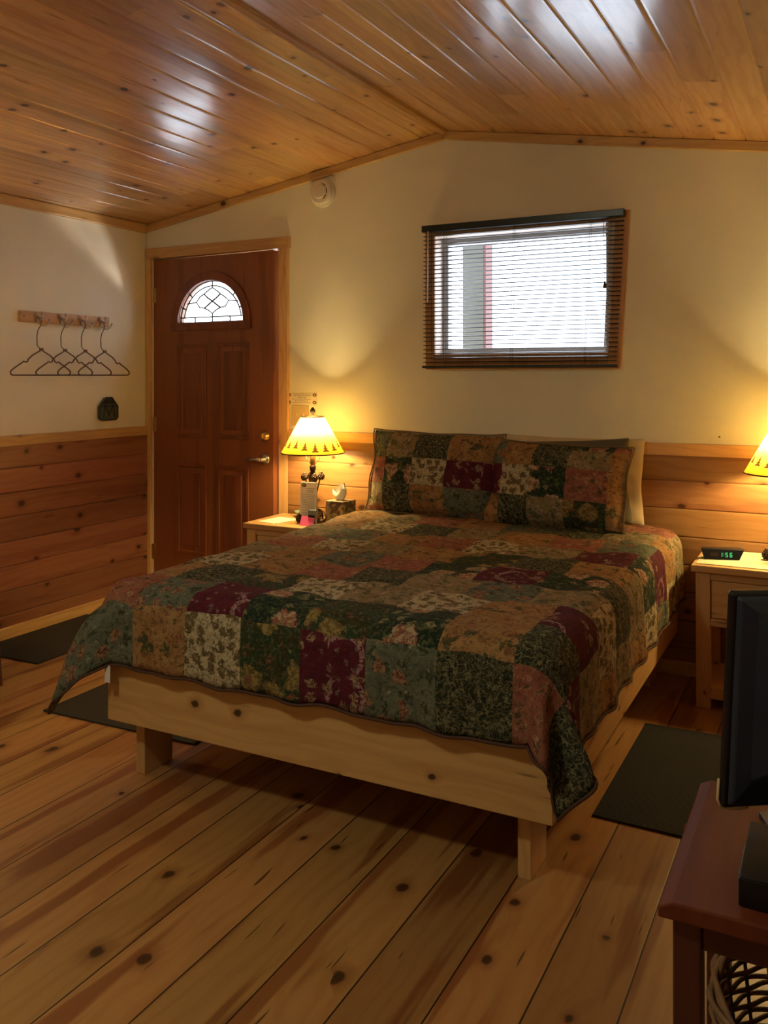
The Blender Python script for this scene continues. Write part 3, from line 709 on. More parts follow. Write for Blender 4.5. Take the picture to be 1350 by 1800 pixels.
# quilt ----------------------------------------------------------------
QX0, QX1, QY, QZ, QR = 1.600, 3.182, -2.000, .662, .085
CW = .2145
UX0 = 1.558-CW; NXc, NYc, SUB = 10, 10, 10
T1 = 2.226; T0 = T1-NYc*CW
LAY = ["SSOCGBSDUD",
       "UUSBRGRODB",
       "SODGCMCOBM",
       "MCOUDMSMCO",
       "CMOSURBRDM",
       "OUCMOGDOMO",
       "DMSOUCMBRC",
       "MOCDMOUSBS",
       "COMUOSDMOC",
       "DMOCMDOUMO"]
def quilt_point(u, t):
    """u = cloth x, t = cloth distance towards the foot (positive)"""
    xl, xr, yf = QX0+QR, QX1-QR, -(QY+QR)
    du = 0; sx = 0
    if u < xl: du = xl-u; sx = -1
    elif u > xr: du = (u-xr)*.93; sx = 1
    dt = max(0, t-yf)
    bx_ = min(max(u, xl), xr); by_ = -min(t, yf)
    ripple = .006*math.sin(u*9+1)*math.sin(t*7.3)+.004*math.sin(u*23+t*17)+.003*math.sin(u*41-t*31)
    topz = QZ + ripple*.8 + .012*math.exp(-((t-.35)/.35)**2)
    if du == 0 and dt == 0: return Vector((bx_, by_, topz))
    if du > 0 and dt > 0:
        rc = 1-(.10 if sx < 0 else 0)*((du/.36)*(dt/.31))**2; du *= rc; dt *= rc
    r = math.hypot(du, dt); th = math.atan2(dt, du)      # 0 = side, 90 = foot
    q4 = QR*PI/2
    if r < q4: h = QR*math.sin(r/QR); drop = QR*(1-math.cos(r/QR)); k = 0
    else: h = QR; drop = QR+(r-q4); k = r-q4
    fold = 0
    if du > 0 and dt > 0:
        s2 = math.sin(2*th)
        if sx > 0:
            fold = k*(.36*(math.sin(4*th)**2)*1.0 + .06*s2)
            drop -= k*.07*(math.sin(4*th)**2)
            fold -= 0.06*k*(s2**6)
        else:
            fold = .30*math.sqrt(k)*s2**.9*min(1, k/.02); drop += k*.17*s2**2
            fold += k*.05*math.sin(6*th)**2
    elif k > 0:
        fold = .022*k*(.5+.5*math.sin((t if dt == 0 else u)*13+2)) if k > .03 else 0
        fold += .009*math.sin((t if dt == 0 else u)*27)*min(1, k/.15)
        fold = max(fold, 0)
    if sx < 0 and dt == 0: fold += k*.05*min(1, max(0, (t-1.2)/.7))
    hh = h+fold
    z = topz-drop
    cxd = sx*math.cos(th) if du > 0 else 0; cyd = -math.sin(th) if dt > 0 else 0
    return Vector((bx_+cxd*hh, by_+cyd*hh, z))
bm = BM(); uvl = bm.loops.layers.uv.new('UVMap'); grid = []; uvs = []
NX, NY = NXc*SUB, NYc*SUB
random.seed(3)
offs = {}
for j in range(NY+1):
    row = []; ru = []
    for i in range(NX+1):
        u = UX0+CW*i/SUB; t = T1-CW*j/SUB
        row.append(bm.verts.new(quilt_point(u, t))); ru.append((u, t))
    grid.append(row); uvs.append(ru)
for j in range(NY):
    for i in range(NX):
        f = bm.faces.new((grid[j][i], grid[j][i+1], grid[j+1][i+1], grid[j+1][i]))
        r_ = j//SUB; sh = 0 if r_ < 3 else (5 if r_ % 2 else 3)
        c_ = min(9, max(0, (i-sh)//SUB)) if i >= sh else 0
        code = LAY[r_][c_]
        f.material_index = FK.index(code)
        if (c_, r_) not in offs: offs[(c_, r_)] = (random.uniform(0, 9), random.uniform(0, 9))
        ox, oy = offs[(c_, r_)]
        for lp, (a, b) in zip(f.loops, ((j, i), (j, i+1), (j+1, i+1), (j+1, i))):
            lp[uvl].uv = (uvs[a][b][0]+ox, uvs[a][b][1]+oy)
        f.smooth = True
# sink the stitched seams a little
bm.normal_update()
for j in range(NY+1):
    for i in range(NX+1):
        sj = j % SUB == 0; si = ((i-(0 if j//SUB < 3 else (5 if (j//SUB) % 2 else 3))) % SUB) == 0
        if si or sj: grid[j][i].co -= grid[j][i].normal*.0035
FM = [F[k] for k in FK]
quilt = tag(new_obj('patchwork_quilt', bm, FM, smooth=True), 'large floral patchwork quilt in burgundy, orange, sage and dark green on the bed', 'quilt')
so = quilt.modifiers.new('t', 'SOLIDIFY'); so.thickness = .009; so.offset = -1
# bound edge and care tag
bm = BM()
edge = [quilt_point(UX0+CW*i/SUB, T1) for i in range(NX+1)] + [quilt_point(UX0+NXc*CW, T1-CW*j/SUB) for j in range(1, NY+1)]
edge = [quilt_point(UX0, T1-CW*j/SUB) for j in range(NY, 0, -1)] + edge
tube(bm, edge, .0045, 6); new_obj('edge_binding', bm, M['underside'], quilt, smooth=True)
bm = BM(); a = quilt_point(1.675, T1); box(bm, a.x-.012, a.x+.012, a.y-.006, a.y-.004, a.z-.055, a.z); new_obj('care_tag', bm, M['white'], quilt)

# pillows ---------------------------------------------------------------
def pillow(name, label, loc, w, h, th, lean, yaw, roll, mats, layout=None, flange=.0, sag=0.0, seed=1, cell=None, group=None, bulge=(0, 0)):
    rnd = random.Random(seed); N1, N2 = 36, 26
    bm = BM(); uvl = bm.loops.layers.uv.new('UVMap')
    def pt(a, b, side):
        x = a; y = b
        ed = 1-max(abs(a), abs(b))
        inner = 1-flange
        aa = min(1, abs(a)/inner); bb2 = min(1, abs(b)/inner)
        prof = ((1-aa**3.2)*(1-bb2**3.2))**.55 if aa < 1 and bb2 < 1 else 0
        pin = 1-.045*(1-b*b)*abs(a)**3; pin2 = 1-.05*(1-a*a)*abs(b)**3
        X = a*w/2*pin; Z = b*h/2*pin2 - sag*(a*a)*0
        d = th/2*prof
        wob = .006*math.sin(a*9+seed)*math.cos(b*7+seed*2)*(1 if side > 0 else .4)+.004*math.sin(a*21+b*15+seed)
        fl = .010*math.sin(a*8+seed)*abs(b)**4+.012*math.sin(b*6+seed*3)*abs(a)**4
        Y = -(d+wob*prof)*side + fl + bulge[0]*a*a*.5
        if side < 0: Y = Y*.8+fl*.2
        Z += (prof*0) - .02*(b < 0)*abs(b)**2*(1-a*a)*0
        return Vector((X, Y, Z+h/2))
    G1 = {}
    for side in (1, -1):
        for j in range(N2+1):
            for i in range(N1+1):
                a = -1+2*i/N1; b = -1+2*j/N2
                if side < 0 and (i in (0, N1) or j in (0, N2)): G1[(side, i, j)] = G1[(1, i, j)]
                else: G1[(side, i, j)] = bm.verts.new(pt(a, b, side))
    for side in (1, -1):
        for j in range(N2):
            for i in range(N1):
                vs = [G1[(side, i, j)], G1[(side, i+1, j)], G1[(side, i+1, j+1)], G1[(side, i, j+1)]]
                if side < 0: vs = vs[::-1]
                try: f = bm.faces.new(vs)
                except ValueError: continue
                f.smooth = True
                ox = oy = seed*1.3
                if layout:
                    rows = len(layout); cx_ = (i+.5)/N1; ry = (j+.5)/N2
                    xs = cell[0]; ys = cell[1]
                    ci = sum(cx_ > v for v in xs); ri = sum(ry > v for v in ys)
                    f.material_index = FK.index(layout[rows-1-ri][ci]) if side > 0 else FK.index('G')
                    ox = seed+ci*1.7; oy = seed+ri*2.3
                for lp in f.loops:
                    co = lp.vert.co; lp[uvl].uv = (co.x+ox, co.z+oy)
    rim = [G1[(1, i, 0)].co.copy() for i in range(N1)]+[G1[(1, N1, j)].co.copy() for j in range(N2)]+[G1[(1, i, N2)].co.copy() for i in range(N1, 0, -1)]+[G1[(1, 0, j)].co.copy() for j in range(N2, 0, -1)]
    o = new_obj(name, bm, mats, smooth=True, keep=True)
    if layout:
        pb = BM(); tube(pb, rim, .0036, 6, closed=True); new_obj('edge_piping', pb, M['piping'], o, smooth=True)
    o.rotation_euler = (lean, roll, yaw); o.location = loc
    ss_ = o.modifiers.new('s', 'SUBSURF'); ss_.levels = 1; ss_.render_levels = 1
    return tag(o, label, 'pillow', group)
xsL = (.16, .40, .645, .90); ysL = (.06, .34, .66, .93)
pillow('pillow_sham', 'patchwork pillow sham on the left, with a pink paisley on burgundy square', (2.035, -.285, .662), .735, .420, .16, math.radians(-14), math.radians(-4), math.radians(.5), FM,
       ["SMDOO", "SMDOO", "URCBB", "MDOSS", "UDOSM"], flange=.07, seed=2, cell=(xsL, ysL))
xsR = (.13, .37, .62, .90); ysR = (.08, .36, .70, .93)
pillow('pillow_sham', 'patchwork pillow sham on the right, with a rust red floral square', (2.655, -.345, .655), .675, .400, .16, math.radians(-15), math.radians(-5), math.radians(1.2), FM,
       ["SODRU", "SODMO", "BCRUO", "ODMGO", "ODMGG"], flange=.07, seed=5, cell=(xsR, ysR))
pillow('pillow', 'olive pillow leaning on the wall behind the left patchwork sham', (2.085, -.150, .668), .70, .385, .10, math.radians(-5), math.radians(0), math.radians(3.4), [M['olivecase']], seed=3)
pillow('pillow', 'olive pillow behind the right patchwork sham, its pointed top corner showing', (2.640, -.165, .664), .70, .390, .10, math.radians(-7), math.radians(-2), math.radians(-3.0), [M['olivecase']], seed=4)
pillow('pillow', 'cream pillow farthest right on the bed, edge on beside the sham', (2.675, -.075, .660), .69, .405, .09, math.radians(-3), math.radians(0), math.radians(0.4), [M['creamcase']], seed=6)

# ------------------------------------------------------------------ nightstands
def nightstand(loc, label, w=.52, d=.37, h=.578, drawer=True):
    t = thing('nightstand', label, 'nightstand', loc)
    bx('tabletop', (0, w, 0, d, h-.028, h), M['stand_x'], t, bevel=.004)
    for x in (.016, w-.016-.056):
        for y in (.014, d-.014-.042): bx('leg', (x, x+.056, y, y+.042, 0, h-.0285), M['pale_z'], t, bevel=.003)
    bx('apron', (.072, w-.072, d-.04, d-.02, h-.2, h-.0285), M['pale_x'], t)
    for x in (.022, w-.022-.018): bx('apron', (x, x+.018, .056, d-.056, h-.2, h-.0285), M['pale_y'], t)
    bx('front_rail', (.072, w-.072, .018, .036, h-.060, h-.0285), M['pale_x'], t)
    bx('front_rail', (.072, w-.072, .018, .036, h-.245, h-.215), M['pale_x'], t)
    dr = bx('drawer', (.075, w-.075, .022, .042, h-.213, h-.062), M['pale_x'], t, bevel=.004)
    bm = BM(); lathe(bm, [(.008, .022), (.007, .008), (.015, .0), (.014, -.006), (.004, -.010)], (w/2, 0, h-.137), 18, 1); new_obj('knob', bm, M['pale_z'], dr, smooth=True)
    bx('shelf', (.040, w-.040, .030, d-.030, .075, .093), M['pale_x'], t)
    bx('lower_rail', (.072, w-.072, .016, .030, .040, .092), M['pale_x'], t)
    return t
nl = nightstand((1.030, -.412, 0), 'pale pine nightstand between the door and the bed')
nr = dup(nl, (3.262, -.405, 0), label='pale pine nightstand to the right of the bed')
for o in (nl, nr): o['group'] = 'nightstands beside the bed'

# ------------------------------------------------------------------ lamps
NSZ = .5785
def cone_knob(bm, c, r, h):       # pine cone: stacked scale rings
    for i in range(6):
        f = i/5; rr = r*math.sin(PI*(.22+.72*f))
        n = max(5, int(9*rr/r))
        for k in range(n):
            a = 2*PI*(k+.5*(i % 2))/n
            ball(bm, (c[0]+rr*.72*math.cos(a), c[1]+rr*.72*math.sin(a), c[2]+h*f), r*.30, 1, 1, .75, seg=6)
    ball(bm, (c[0], c[1], c[2]+h*.5), r*.75, 1, 1, h/r*.62, seg=10)
def table_lamp(loc, label):
    t = thing('table_lamp', label, 'lamp', loc)
    bm = BM(); lathe(bm, [(.070, 0), (.072, .006), (.064, .014), (.040, .020), (.018, .026), (.014, .05), (.012, .06)], seg=32)
    lathe(bm, [(.010, .05), (.012, .10), (.016, .15), (.020, .20), (.022, .235), (.012, .262), (.016, .275), (.018, .290), (.012, .298), (.006, .30)], seg=20)
    for k in range(4):
        a = PI/4+k*PI/2; ca, sa = math.cos(a), math.sin(a)
        tube(bm, [(.016*ca, .016*sa, .09), (.020*ca, .020*sa, .15), (.033*ca, .033*sa, .20), (.044*ca, .044*sa, .245)], .004, 6)
        tube(bm, [(.055*ca, .055*sa, .012), (.050*ca, .050*sa, .045), (.03*ca, .03*sa, .065), (.014*ca, .014*sa, .075)], .0045, 6)
    base = new_obj('base', bm, M['bronze'], t, smooth=True)
    for k in range(4):
        bm = BM(); a = PI/4+k*PI/2; cone_knob(bm, (.045*math.cos(a), .045*math.sin(a), .222), .020, .034); new_obj('pine_cone', bm, M['bronze'], t, smooth=True)
    for k in range(5):
        bm = BM(); a = k*2*PI/5+PI-.15; cone_knob(bm, (.082*math.cos(a), .082*math.sin(a), .008), .020, .036); new_obj('pine_cone', bm, M['bronze'], t, smooth=True)
    bm = BM(); lathe(bm, [(.012, .298), (.014, .305), (.014, .345), (.010, .352)], seg=18); new_obj('socket', bm, M['brass'], t, smooth=True)
    bm = BM()
    hp = [(.016, 0, .305), (.040, 0, .33), (.050, 0, .40), (.046, 0, .47), (.020, 0, .535), (0, 0, .545), (-.020, 0, .535), (-.046, 0, .47), (-.050, 0, .40), (-.040, 0, .33), (-.016, 0, .305)]
    tube(bm, hp, .0016, 6); tube(bm, [(0, 0, .543), (0, 0, .566)], .003, 8); new_obj('harp', bm, M['brass'], t, smooth=True)
    # shade: open truncated cone
    zb, zt, rb, rt = .362, .551, .166, .062
    bm = BM(); rows = []
    for i in range(9):
        f = i/8; rows.append([bm.verts.new(((rb+(rt-rb)*f)*math.cos(2*PI*k/64), (rb+(rt-rb)*f)*math.sin(2*PI*k/64), (zt-zb)*f)) for k in range(64)])
    for A, B_ in zip(rows, rows[1:]):
        for k in range(64): bm.faces.new((A[k], A[(k+1) % 64], B_[(k+1) % 64], B_[k]))
    sh = new_obj('lamp_shade', bm, M['shade'], t, smooth=True, loc=(0, 0, zb))
    bm = BM(); tube(bm, [(rb*math.cos(2*PI*k/48), rb*math.sin(2*PI*k/48), 0) for k in range(48)], .0032, 6, closed=True); new_obj('lower_rim', bm, M['bronze'], sh, smooth=True)
    bm = BM(); tube(bm, [(rt*math.cos(2*PI*k/32), rt*math.sin(2*PI*k/32), zt-zb) for k in range(32)], .0026, 6, closed=True)
    for k in range(3):
        a = 2*PI*k/3; tube(bm, [(0, 0, zt-zb-.002), (rt*math.cos(a), rt*math.sin(a), zt-zb-.001)], .0014, 5)
    new_obj('upper_rim', bm, M['bronze'], sh, smooth=True)
    bm = BM(); cone_knob(bm, (0, 0, .570), .015, .028); lathe(bm, [(.006, .560), (.008, .566), (.004, .57)], seg=12); new_obj('finial', bm, M['bronze'], t, smooth=True)
    bm = BM(); ball(bm, (0, 0, .425), .027, 1, 1, 1.15, seg=16); lathe(bm, [(.012, .35), (.015, .385), (.022, .405)], seg=14, cap=False)
    new_obj('bulb', bm, M['bulb'], t, smooth=True)
    lamp_light('bulb_light', 'POINT', (0, 0, .425), BULB_W, BULB, .034, parent=t)
    return t
l1 = table_lamp((1.338, -.215, NSZ), 'bronze pine-cone table lamp with pine tree shade by the door')
l2 = dup(l1, (3.610, -.205, NSZ-.012+.012), label='bronze pine-cone table lamp cut off by the right edge of the photo')
l3 = dup(l1, (.30, -1.86, .64), label='bronze table lamp on the side table at the left wall, out of view')
for o in (l1, l2, l3): o['group'] = 'matching table lamps'
for o in l3.children:
    if o.type == 'LIGHT': o.data = o.data.copy(); o.data.energy = 11; o.data.color = (1, .60, .17)
cord = BM(); tube(cord, [(1.40, -.20, NSZ+.006), (1.44, -.24, NSZ+.006), (1.46, -.19, NSZ+.02), (1.50, -.10, NSZ+.006), (1.54, -.05, .60), (1.57, -.035, .60)], .0028, 6)
tag(new_obj('lamp_cord', cord, M['cord'], smooth=True), 'brown lamp cord running behind the tissue box', 'cord')

# side table whose leg shows at the left edge of the picture
t = thing('side_table', 'brown side table at the left wall, one leg at the photo edge', 'table', (0.03, -2.10, 0))
bx('tabletop', (0, .54, 0, .56, .61, .64), M['cherry_y'], t)
for x in (.02, .475):
    for y in (.02, .505):
        bm = BM(); dx = .018 if x > .2 else -.0; dy = .035 if y > .2 else 0
        vs = box(bm, x, x+.045, y, y+.045, 0, .61)
        for v in vs[:4]: v.co.x += dx; v.co.y += dy
        new_obj('leg', bm, M['cherry_z'], t, bevel=.003)
bx('apron', (.065, .475, .03, .05, .53, .61), M['cherry_y'], t); bx('apron', (.065, .475, .52, .54, .53, .61), M['cherry_y'], t)

# ------------------------------------------------------------------ things on the left nightstand
def on(name, label, cat, x, y, rz=0, z=NSZ): return thing(name, label, cat, (x, y, z), (0, 0, math.radians(rz)))
br = on('leaflet', 'tall white folded leaflet with oval emblem standing by the lamp', 'leaflet', 1.350, -.288, 0)
br.rotation_euler.z = math.radians(-1)
bm = BM(); box(bm, -.050, .050, 0, .0012, 0, .215, M4=Matrix.Rotation(math.radians(-4), 4, 'X')); new_obj('front_page', bm, M['white'], br)
bm = BM(); box(bm, -.048, .048, .0, .0012, 0, .214, M4=Matrix.Translation((0, .034, 0)) @ Matrix.Rotation(math.radians(5.5), 4, 'X')); new_obj('back_page', bm, M['white'], br)
bm = BM(); RX = Matrix.Rotation(math.radians(-4), 4, 'X')
random.seed(11)
for i in range(17):
    z = .150-i*.0084; x = -.040+random.uniform(0, .004)
    while x < .038:
        w = random.uniform(.004, .011); box(bm, x, min(x+w, .040), -.0009, -.0002, z-.0013, z+.0013, M4=RX); x += w+.0028
for z, a in ((.182, .026), (.172, .018), (.163, .022)): box(bm, -a+.012, a+.012, -.0009, -.0002, z-.0016, z+.0016, M4=RX)
new_obj('printed_text', bm, M['ink'], br)
bm = BM(); lathe(bm, [(1, -.0003), (1, -.0012)], (0, 0, 0), 22, 1)
for v in bm.verts: v.co.x = v.co.x*.014-.028; v.co.z = v.co.z*.009+.197; v.co = RX @ v.co
em = new_obj('emblem', bm, M['inkd'], br)
bm = BM(); tube(bm, [RX @ Vector((-.036, -.0018, .195)), RX @ Vector((-.031, -.0018, .200)), RX @ Vector((-.027, -.0018, .196)), RX @ Vector((-.022, -.0018, .199))], .0008, 5); new_obj('emblem_mark', bm, M['paper'], em)
pk = on('note_card', 'bright pink note card leaning in front of the leaflet', 'card', 1.378, -.342, 6)
bm = BM(); box(bm, -.038, .038, -.0008, .0008, 0, .052, M4=Matrix.Rotation(math.radians(-28), 4, 'X') @ Matrix.Rotation(math.radians(0), 4, 'Y')); new_obj('card', bm, M['pink'], pk)
pk.rotation_euler.y = math.radians(0)
ch = on('plug_adapter', 'small blue-grey plug adapter between the pink card and tissue box', 'adapter', 1.395, -.310, 4)
bx('body', (-.021, .021, -.008, .018, .0, .078), M['bluegrey'], ch, bevel=.003)
bx('dark_face', (-.019, .019, -.0095, -.0082, .028, .052), M['black'], ch, bevel=0)
bm = BM(); tube(bm, [(.020, .004, .075), (.035, .01, .086), (.055, .02, .068), (.070, .03, .04), (.066, .0, .012), (.052, -.02, .003)], .0022, 6); new_obj('lead', bm, M['black'], ch, smooth=True)
tb = on('tissue_box', 'square tissue box with a brown leaf print beside the pillow', 'tissue box', 1.502, -.205, -6)
bx('carton', (-.056, .056, -.056, .056, 0, .122), M['tbox'], tb, bevel=.002)
bm = BM(); lathe(bm, [(1, .1222), (1, .1228)], (0, 0, 0), 24, 2)
for v in bm.verts: v.co.x *= .036; v.co.y *= .026
new_obj('opening', bm, M['inkd'], tb)
bm = BM(); rows = []
for i in range(9):
    f = i/8; row = []
    for k in range(24):
        a = 2*PI*k/24; r = .012+.020*math.sin(f*PI*.75)+.007*math.sin(3*a+f*4)*f
        zz = .118+.070*f*(1+.30*math.sin(a+.6)+.10*math.sin(4*a))
        row.append(bm.verts.new((r*math.cos(a)*1.25-.006*f, r*math.sin(a)*.65, zz)))
    rows.append(row)
for A, B_ in zip(rows, rows[1:]):
    for k in range(24): bm.faces.new((A[k], A[(k+1) % 24], B_[(k+1) % 24], B_[k]))
new_obj('tissue', bm, M['white'], tb, smooth=True)
ds = on('trinket_dish', 'small grey-green ceramic dish behind the papers', 'dish', 1.205, -.10)
bm = BM()
lathe(bm, [(.022, 0), (.030, .004), (.052, .028), (.050, .030), (.028, .008), (.005, .006)], seg=28)
for v in bm.verts:
    a = math.atan2(v.co.y, v.co.x); v.co.x *= 1+.10*math.cos(4*a); v.co.y *= 1+.10*math.cos(4*a)
new_obj('bowl', bm, M['dish'], ds, smooth=True)
for x, y, a, l, w, d_ in ((1.155, -.27, -14, 'white loose sheets of paper at the front of the nightstand', .13, .17),):
    pp = thing('paper_sheets', l, 'paper', (x, y, NSZ), (0, 0, math.radians(a)))
    bx('sheet', (-w/2, w/2, -d_/2, d_/2, .0003, .0011), M['white'], pp, bevel=0)
    bm = BM(); box(bm, -w/2, w/2, -d_/2, d_/2, .0014, .0022, M4=Matrix.Rotation(math.radians(9), 4, 'Z')); new_obj('sheet', bm, M['paper'], pp)
nb = thing('writing_pad', 'thin tan writing pad under the leaflet on the nightstand', 'pad', (1.33, -.322, NSZ), (0, 0, math.radians(-2)))

# ------------------------------------------------------------------ things on the right nightstand
dl = tag(bx('table_cloth', (-.245, .245, -.165, .165, 0, .003), M['doily'], None, bevel=.001, loc=(3.522, -.212, NSZ)), 'cream woven cloth under the clock on the right nightstand', 'cloth')
bpy.data.objects.remove(nb)
l2.location.z = NSZ+.003
ck = thing('alarm_clock', 'black digital alarm clock showing 1:56 in green', 'clock', (3.368, -.270, NSZ+.0031), (0, 0, math.radians(17)))
bm = BM()
fr = [(-.072, 0), (.066, 0), (.090, .044), (-.084, .044)]
A_ = [bm.verts.new((x, -.004+z*.35, z)) for x, z in fr]; B_ = [bm.verts.new((x*.93, .06-z*.1, z)) for x, z in fr]
bm.faces.new(A_); bm.faces.new(B_[::-1])
for i in range(4): bm.faces.new((A_[i], B_[i], B_[(i+1) % 4], A_[(i+1) % 4]))
new_obj('body', bm, M['black'], ck, bevel=.004)
def seg7(bm, x, z, digit, w=.0095, h=.0165, th=.0017):
    S7 = {'1': 'bc', '5': 'afgcd', '6': 'afgcde'}[digit]
    def fy(zz): return -.0065+zz*.35
    R = {'a': (x, x+w, z+h-th, z+h), 'd': (x, x+w, z, z+th), 'g': (x, x+w, z+h/2-th/2, z+h/2+th/2), 'f': (x, x+th, z+h/2, z+h), 'e': (x, x+th, z, z+h/2), 'b': (x+w-th, x+w, z+h/2, z+h), 'c': (x+w-th, x+w, z, z+h/2)}
    for s_ in S7:
        a, b, c, d = R[s_]
        vs = [bm.verts.new((p + (zz-z)*.12, fy(zz), zz)) for p, zz in ((a, c), (b, c), (b, d), (a, d))]
        bm.faces.new(vs)
bm = BM(); seg7(bm, -.012, .013, '1'); seg7(bm, .010, .013, '5'); seg7(bm, .027, .013, '6')
for z in (.017, .025): box(bm, .0035, .0055, -.0065+z*.35-.0003, -.0065+z*.35, z, z+.002)
new_obj('green_digits', bm, M['led'], ck)
bm = BM()
for k in range(9): box(bm, -.048+k*.0035, -.0464+k*.0035, -.0062+.014*.35, -.0052+.014*.35, .014, .030)
new_obj('speaker_grille', bm, M['cord'], ck)

# ------------------------------------------------------------------ mats
def mat(name, label, pts, m, h=.007):
    cx = sum(p[0] for p in pts)/len(pts); cy = sum(p[1] for p in pts)/len(pts)
    bm = BM(); prism(bm, [(x-cx, y-cy) for x, y in pts], 2, .0005, h)
    o = new_obj(name, bm, m, bevel=.002, loc=(cx, cy, 0)); return tag(o, label, 'mat')
mat('floor_mat', 'dark ribbed mat on the floor right of the bed', [(3.128, -1.468), (3.61, -1.480), (3.60, -.655), (3.132, -.668)], M['mat'])
mat('floor_mat', 'dark brown doormat against the left wall', [(.036, -1.267), (.478, -1.250), (.47, -.525), (.036, -.527)], M['mat2'])
mat('floor_mat', 'black mat under the left corner of the bed', [(.962, -1.645), (1.715, -1.622), (1.70, -1.17), (.955, -1.19)], M['mat2'])

# ------------------------------------------------------------------ television table, television, box, basket
TX, TY = 3.566, -2.815
tt = thing('television_table', 'dark cherry table in the right foreground carrying the television', 'table', (TX, TY, 0))
TW, TD, TH = XW-.036-TX, .437, .58
bm = BM(); prism(bm, [(0, TH-.026), (TW, TH-.026), (TW, TH), (.020, TH), (0, TH-.010)], 1, 0, TD); new_obj('tabletop', bm, M['cherry_y'], tt, bevel=.003)
for x in (.018, TW-.06):
    for y in (.018, TD-.058): bx('leg', (x, x+.040, y, y+.040, 0, TH-.0265), M['cherry_z'], tt)
bx('apron', (.058, TW-.06, .024, .040, TH-.072, TH-.0265), M['cherry_z'], tt)
bx('apron', (.058, TW-.06, TD-.045, TD-.029, TH-.072, TH-.0265), M['cherry_z'], tt)
for x in (.024, TW-.044): bx('apron', (x, x+.016, .058, TD-.058, TH-.072, TH-.0265), M['cherry_z'], tt)
bm = BM(); ball(bm, (-.004, .33, TH-.05), .010, seg=12); tube(bm, [(.0, .33, TH-.05), (.024, .33, TH-.05)], .004, 8); new_obj('knob', bm, M['cherry_z'], tt, smooth=True)
# television: back towards the camera
tv = thing('television', 'flat black television seen from behind, cut by the right edge', 'television', (3.638, -2.642, .5805), (0, 0, math.radians(36.9)))
TL = Matrix.Translation((0, 0, .069)) @ Matrix.Rotation(math.radians(2.0), 4, 'X') @ Matrix.Rotation(math.radians(1.8), 4, 'Y')
Wt, Ht = .455, .352
bm = BM(); box(bm, 0, Wt, .004, .022, 0, Ht, M4=TL); new_obj('front_bezel', bm, M['black'], tv, bevel=.007, seg=3)
bm = BM(); R0 = [(.006, .004, .006, Wt-.006, Ht-.006), (.010, -.006, .012, Wt-.010, Ht-.010), (.035, -.014, .05, Wt-.035, Ht-.03), (.060, -.030, .07, Wt-.060, Ht-.08)]
rings = []
for a, y, c, b, d in R0: rings.append([bm.verts.new(TL @ Vector(v)) for v in ((a, y, c), (b, y, c), (b, y, d), (a, y, d))])
for A, B2 in zip(rings, rings[1:]):
    for k in range(4): bm.faces.new((A[k], A[(k+1) % 4], B2[(k+1) % 4], B2[k]))
bm.faces.new(rings[-1]); bm.faces.new(rings[0][::-1])
new_obj('back_housing', bm, M['tvback'], tv, bevel=.004, seg=3)
bm = BM(); box(bm, .012, Wt-.012, .0215, .0232, .014, Ht-.012, M4=TL); new_obj('screen', bm, flat('dark_screen', (.01, .012, .016), .08), tv)
bm = BM(); box(bm, .2, .255, -.012, .018, -.05, .06, M4=TL); new_obj('neck', bm, M['black'], tv)
bm = BM(); prism(bm, [(.12, -.004), (.355, -.030), (.375, .0), (.355, .095), (.12, .095), (.10, .02)], 2, 0, .012); new_obj('foot', bm, M['black'], tv, bevel=.003)
bm = BM(); tube(bm, [TL @ Vector((.175+.012*math.cos(a*PI/8), -.026, .085+.012*math.sin(a*PI/8))) for a in range(16)], .002, 6, closed=True); new_obj('power_socket', bm, M['black'], tv)
bm = BM(); tube(bm, [TL @ Vector(v) for v in ((-.003, .014, .045), (-.0035, .014, .012), (.002, .014, -.001), (.03, .014, -.006), (.05, .014, -.004))], .0022, 6); new_obj('painted_edge_glint', bm, M['almond'], tv, smooth=True)  # pale tube standing in for light reflected off the front bezel
sb = thing('set_top_box', 'flat black box lying on the television table front', 'media box', (3.673, -2.775, .5803))
bx('case', (0, .27, 0, .182, .004, .040), M['black_m'], sb, bevel=.002)
bx('front_panel', (.0, .27, -.006, -.0002, .002, .041), M['black'], sb, bevel=.001)
bm = BM(); box(bm, -.0012, -.0002, .012, .10, .034, .038); new_obj('edge_trim', bm, M['bluegrey'], sb)
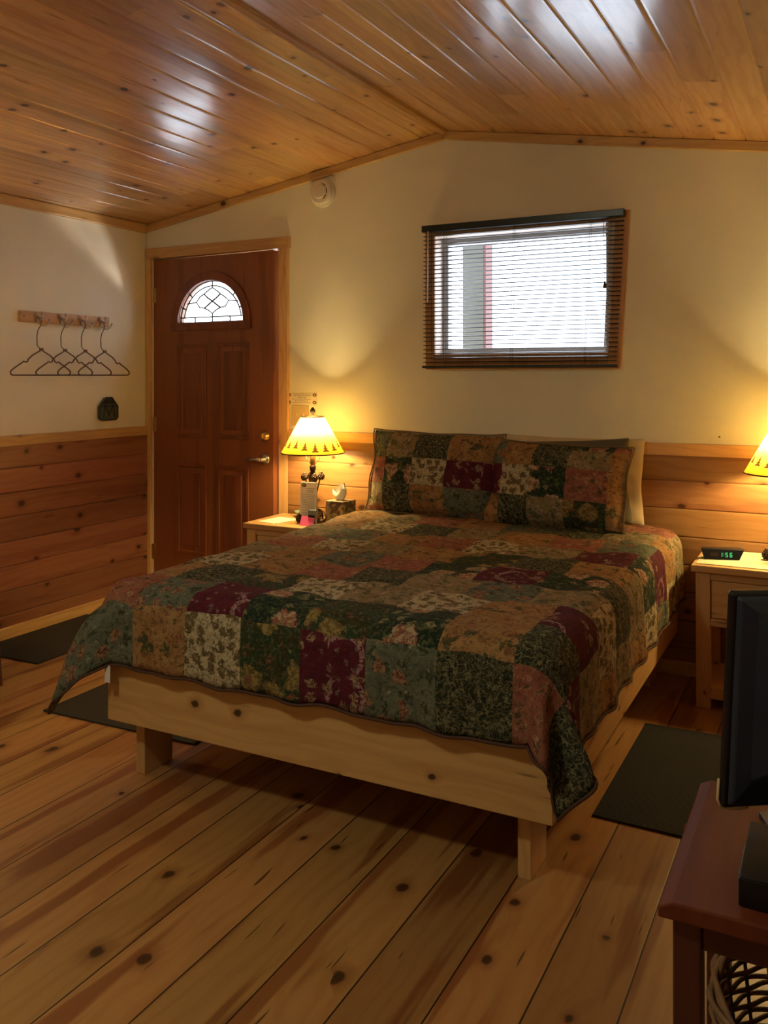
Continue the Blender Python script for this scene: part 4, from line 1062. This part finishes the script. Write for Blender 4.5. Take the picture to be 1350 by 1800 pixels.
# wicker basket on the floor under the table
bk = thing('wicker_basket', 'round wicker basket with vine rim under the television table', 'basket', (3.775, -2.535, 0))
bm = BM(); NS = 22
def brad(z): return .115+.055*(z/.30)**.8
for L_ in range(22):
    z = .012+L_*.0135; pts = []
    for k in range(NS*4):
        a = 2*PI*k/(NS*4); r = brad(z)+.0042*(math.sin(a*NS/2+PI*(L_ % 2)))
        pts.append((r*math.cos(a), r*math.sin(a), z))
    tube(bm, pts, .0042, 5, closed=True)
new_obj('woven_side', bm, M['wicker'], bk, smooth=True)
bm = BM()
for k in range(NS):
    a = 2*PI*(k+.5)/NS; tube(bm, [(brad(z)*math.cos(a), brad(z)*math.sin(a), z) for z in (.004, .1, .2, .305)], .0035, 6)
new_obj('upright_stakes', bm, M['wickd'], bk, smooth=True)
bm = BM(); random.seed(4)
for s_ in range(5):
    ph = random.uniform(0, 6); pts = []
    for k in range(60):
        a = 2*PI*k/60; r = brad(.305)+.010*math.sin(a*3+ph); pts.append((r*math.cos(a), r*math.sin(a), .31+.010*math.sin(a*4+ph*2)+s_*.002))
    tube(bm, pts, .0050, 6, closed=True)
new_obj('vine_rim', bm, M['wicker'], bk, smooth=True)
bm = BM()
for s_ in range(4):
    pts = []
    for k in range(25):
        a = PI*k/24; pts.append(((.165+.006*math.sin(k*.9+s_*1.6))*math.cos(a)*.98, .008*math.cos(k*.9+s_*1.6)-.02, .30+.125*math.sin(a)+.004*s_))
    tube(bm, pts, .0045, 6)
new_obj('handle', bm, M['wicker'], bk, smooth=True)
bm = BM(); lathe(bm, [(.005, .002), (.11, .002), (.112, .010), (.005, .010)], seg=30); new_obj('base', bm, M['wickd'], bk)

# unseen ceiling light, added to fill the room with light
cf = thing('fill_ceiling_light', 'unseen round frosted ceiling light added to brighten the room', 'ceiling light', (2.15, -3.85, cz(2.15)-.02))
bm = BM(); lathe(bm, [(.15, .0), (.15, -.02), (.14, -.03)], seg=36); new_obj('rim', bm, M['brass'], cf)
bm = BM(); lathe(bm, [(.14, -.025), (.13, -.05), (.09, -.075), (.01, -.085)], seg=36, cap=False)
new_obj('diffuser', bm, G('fill_light_glass').emit(CEIL_C, CEIL_E), cf, smooth=True)
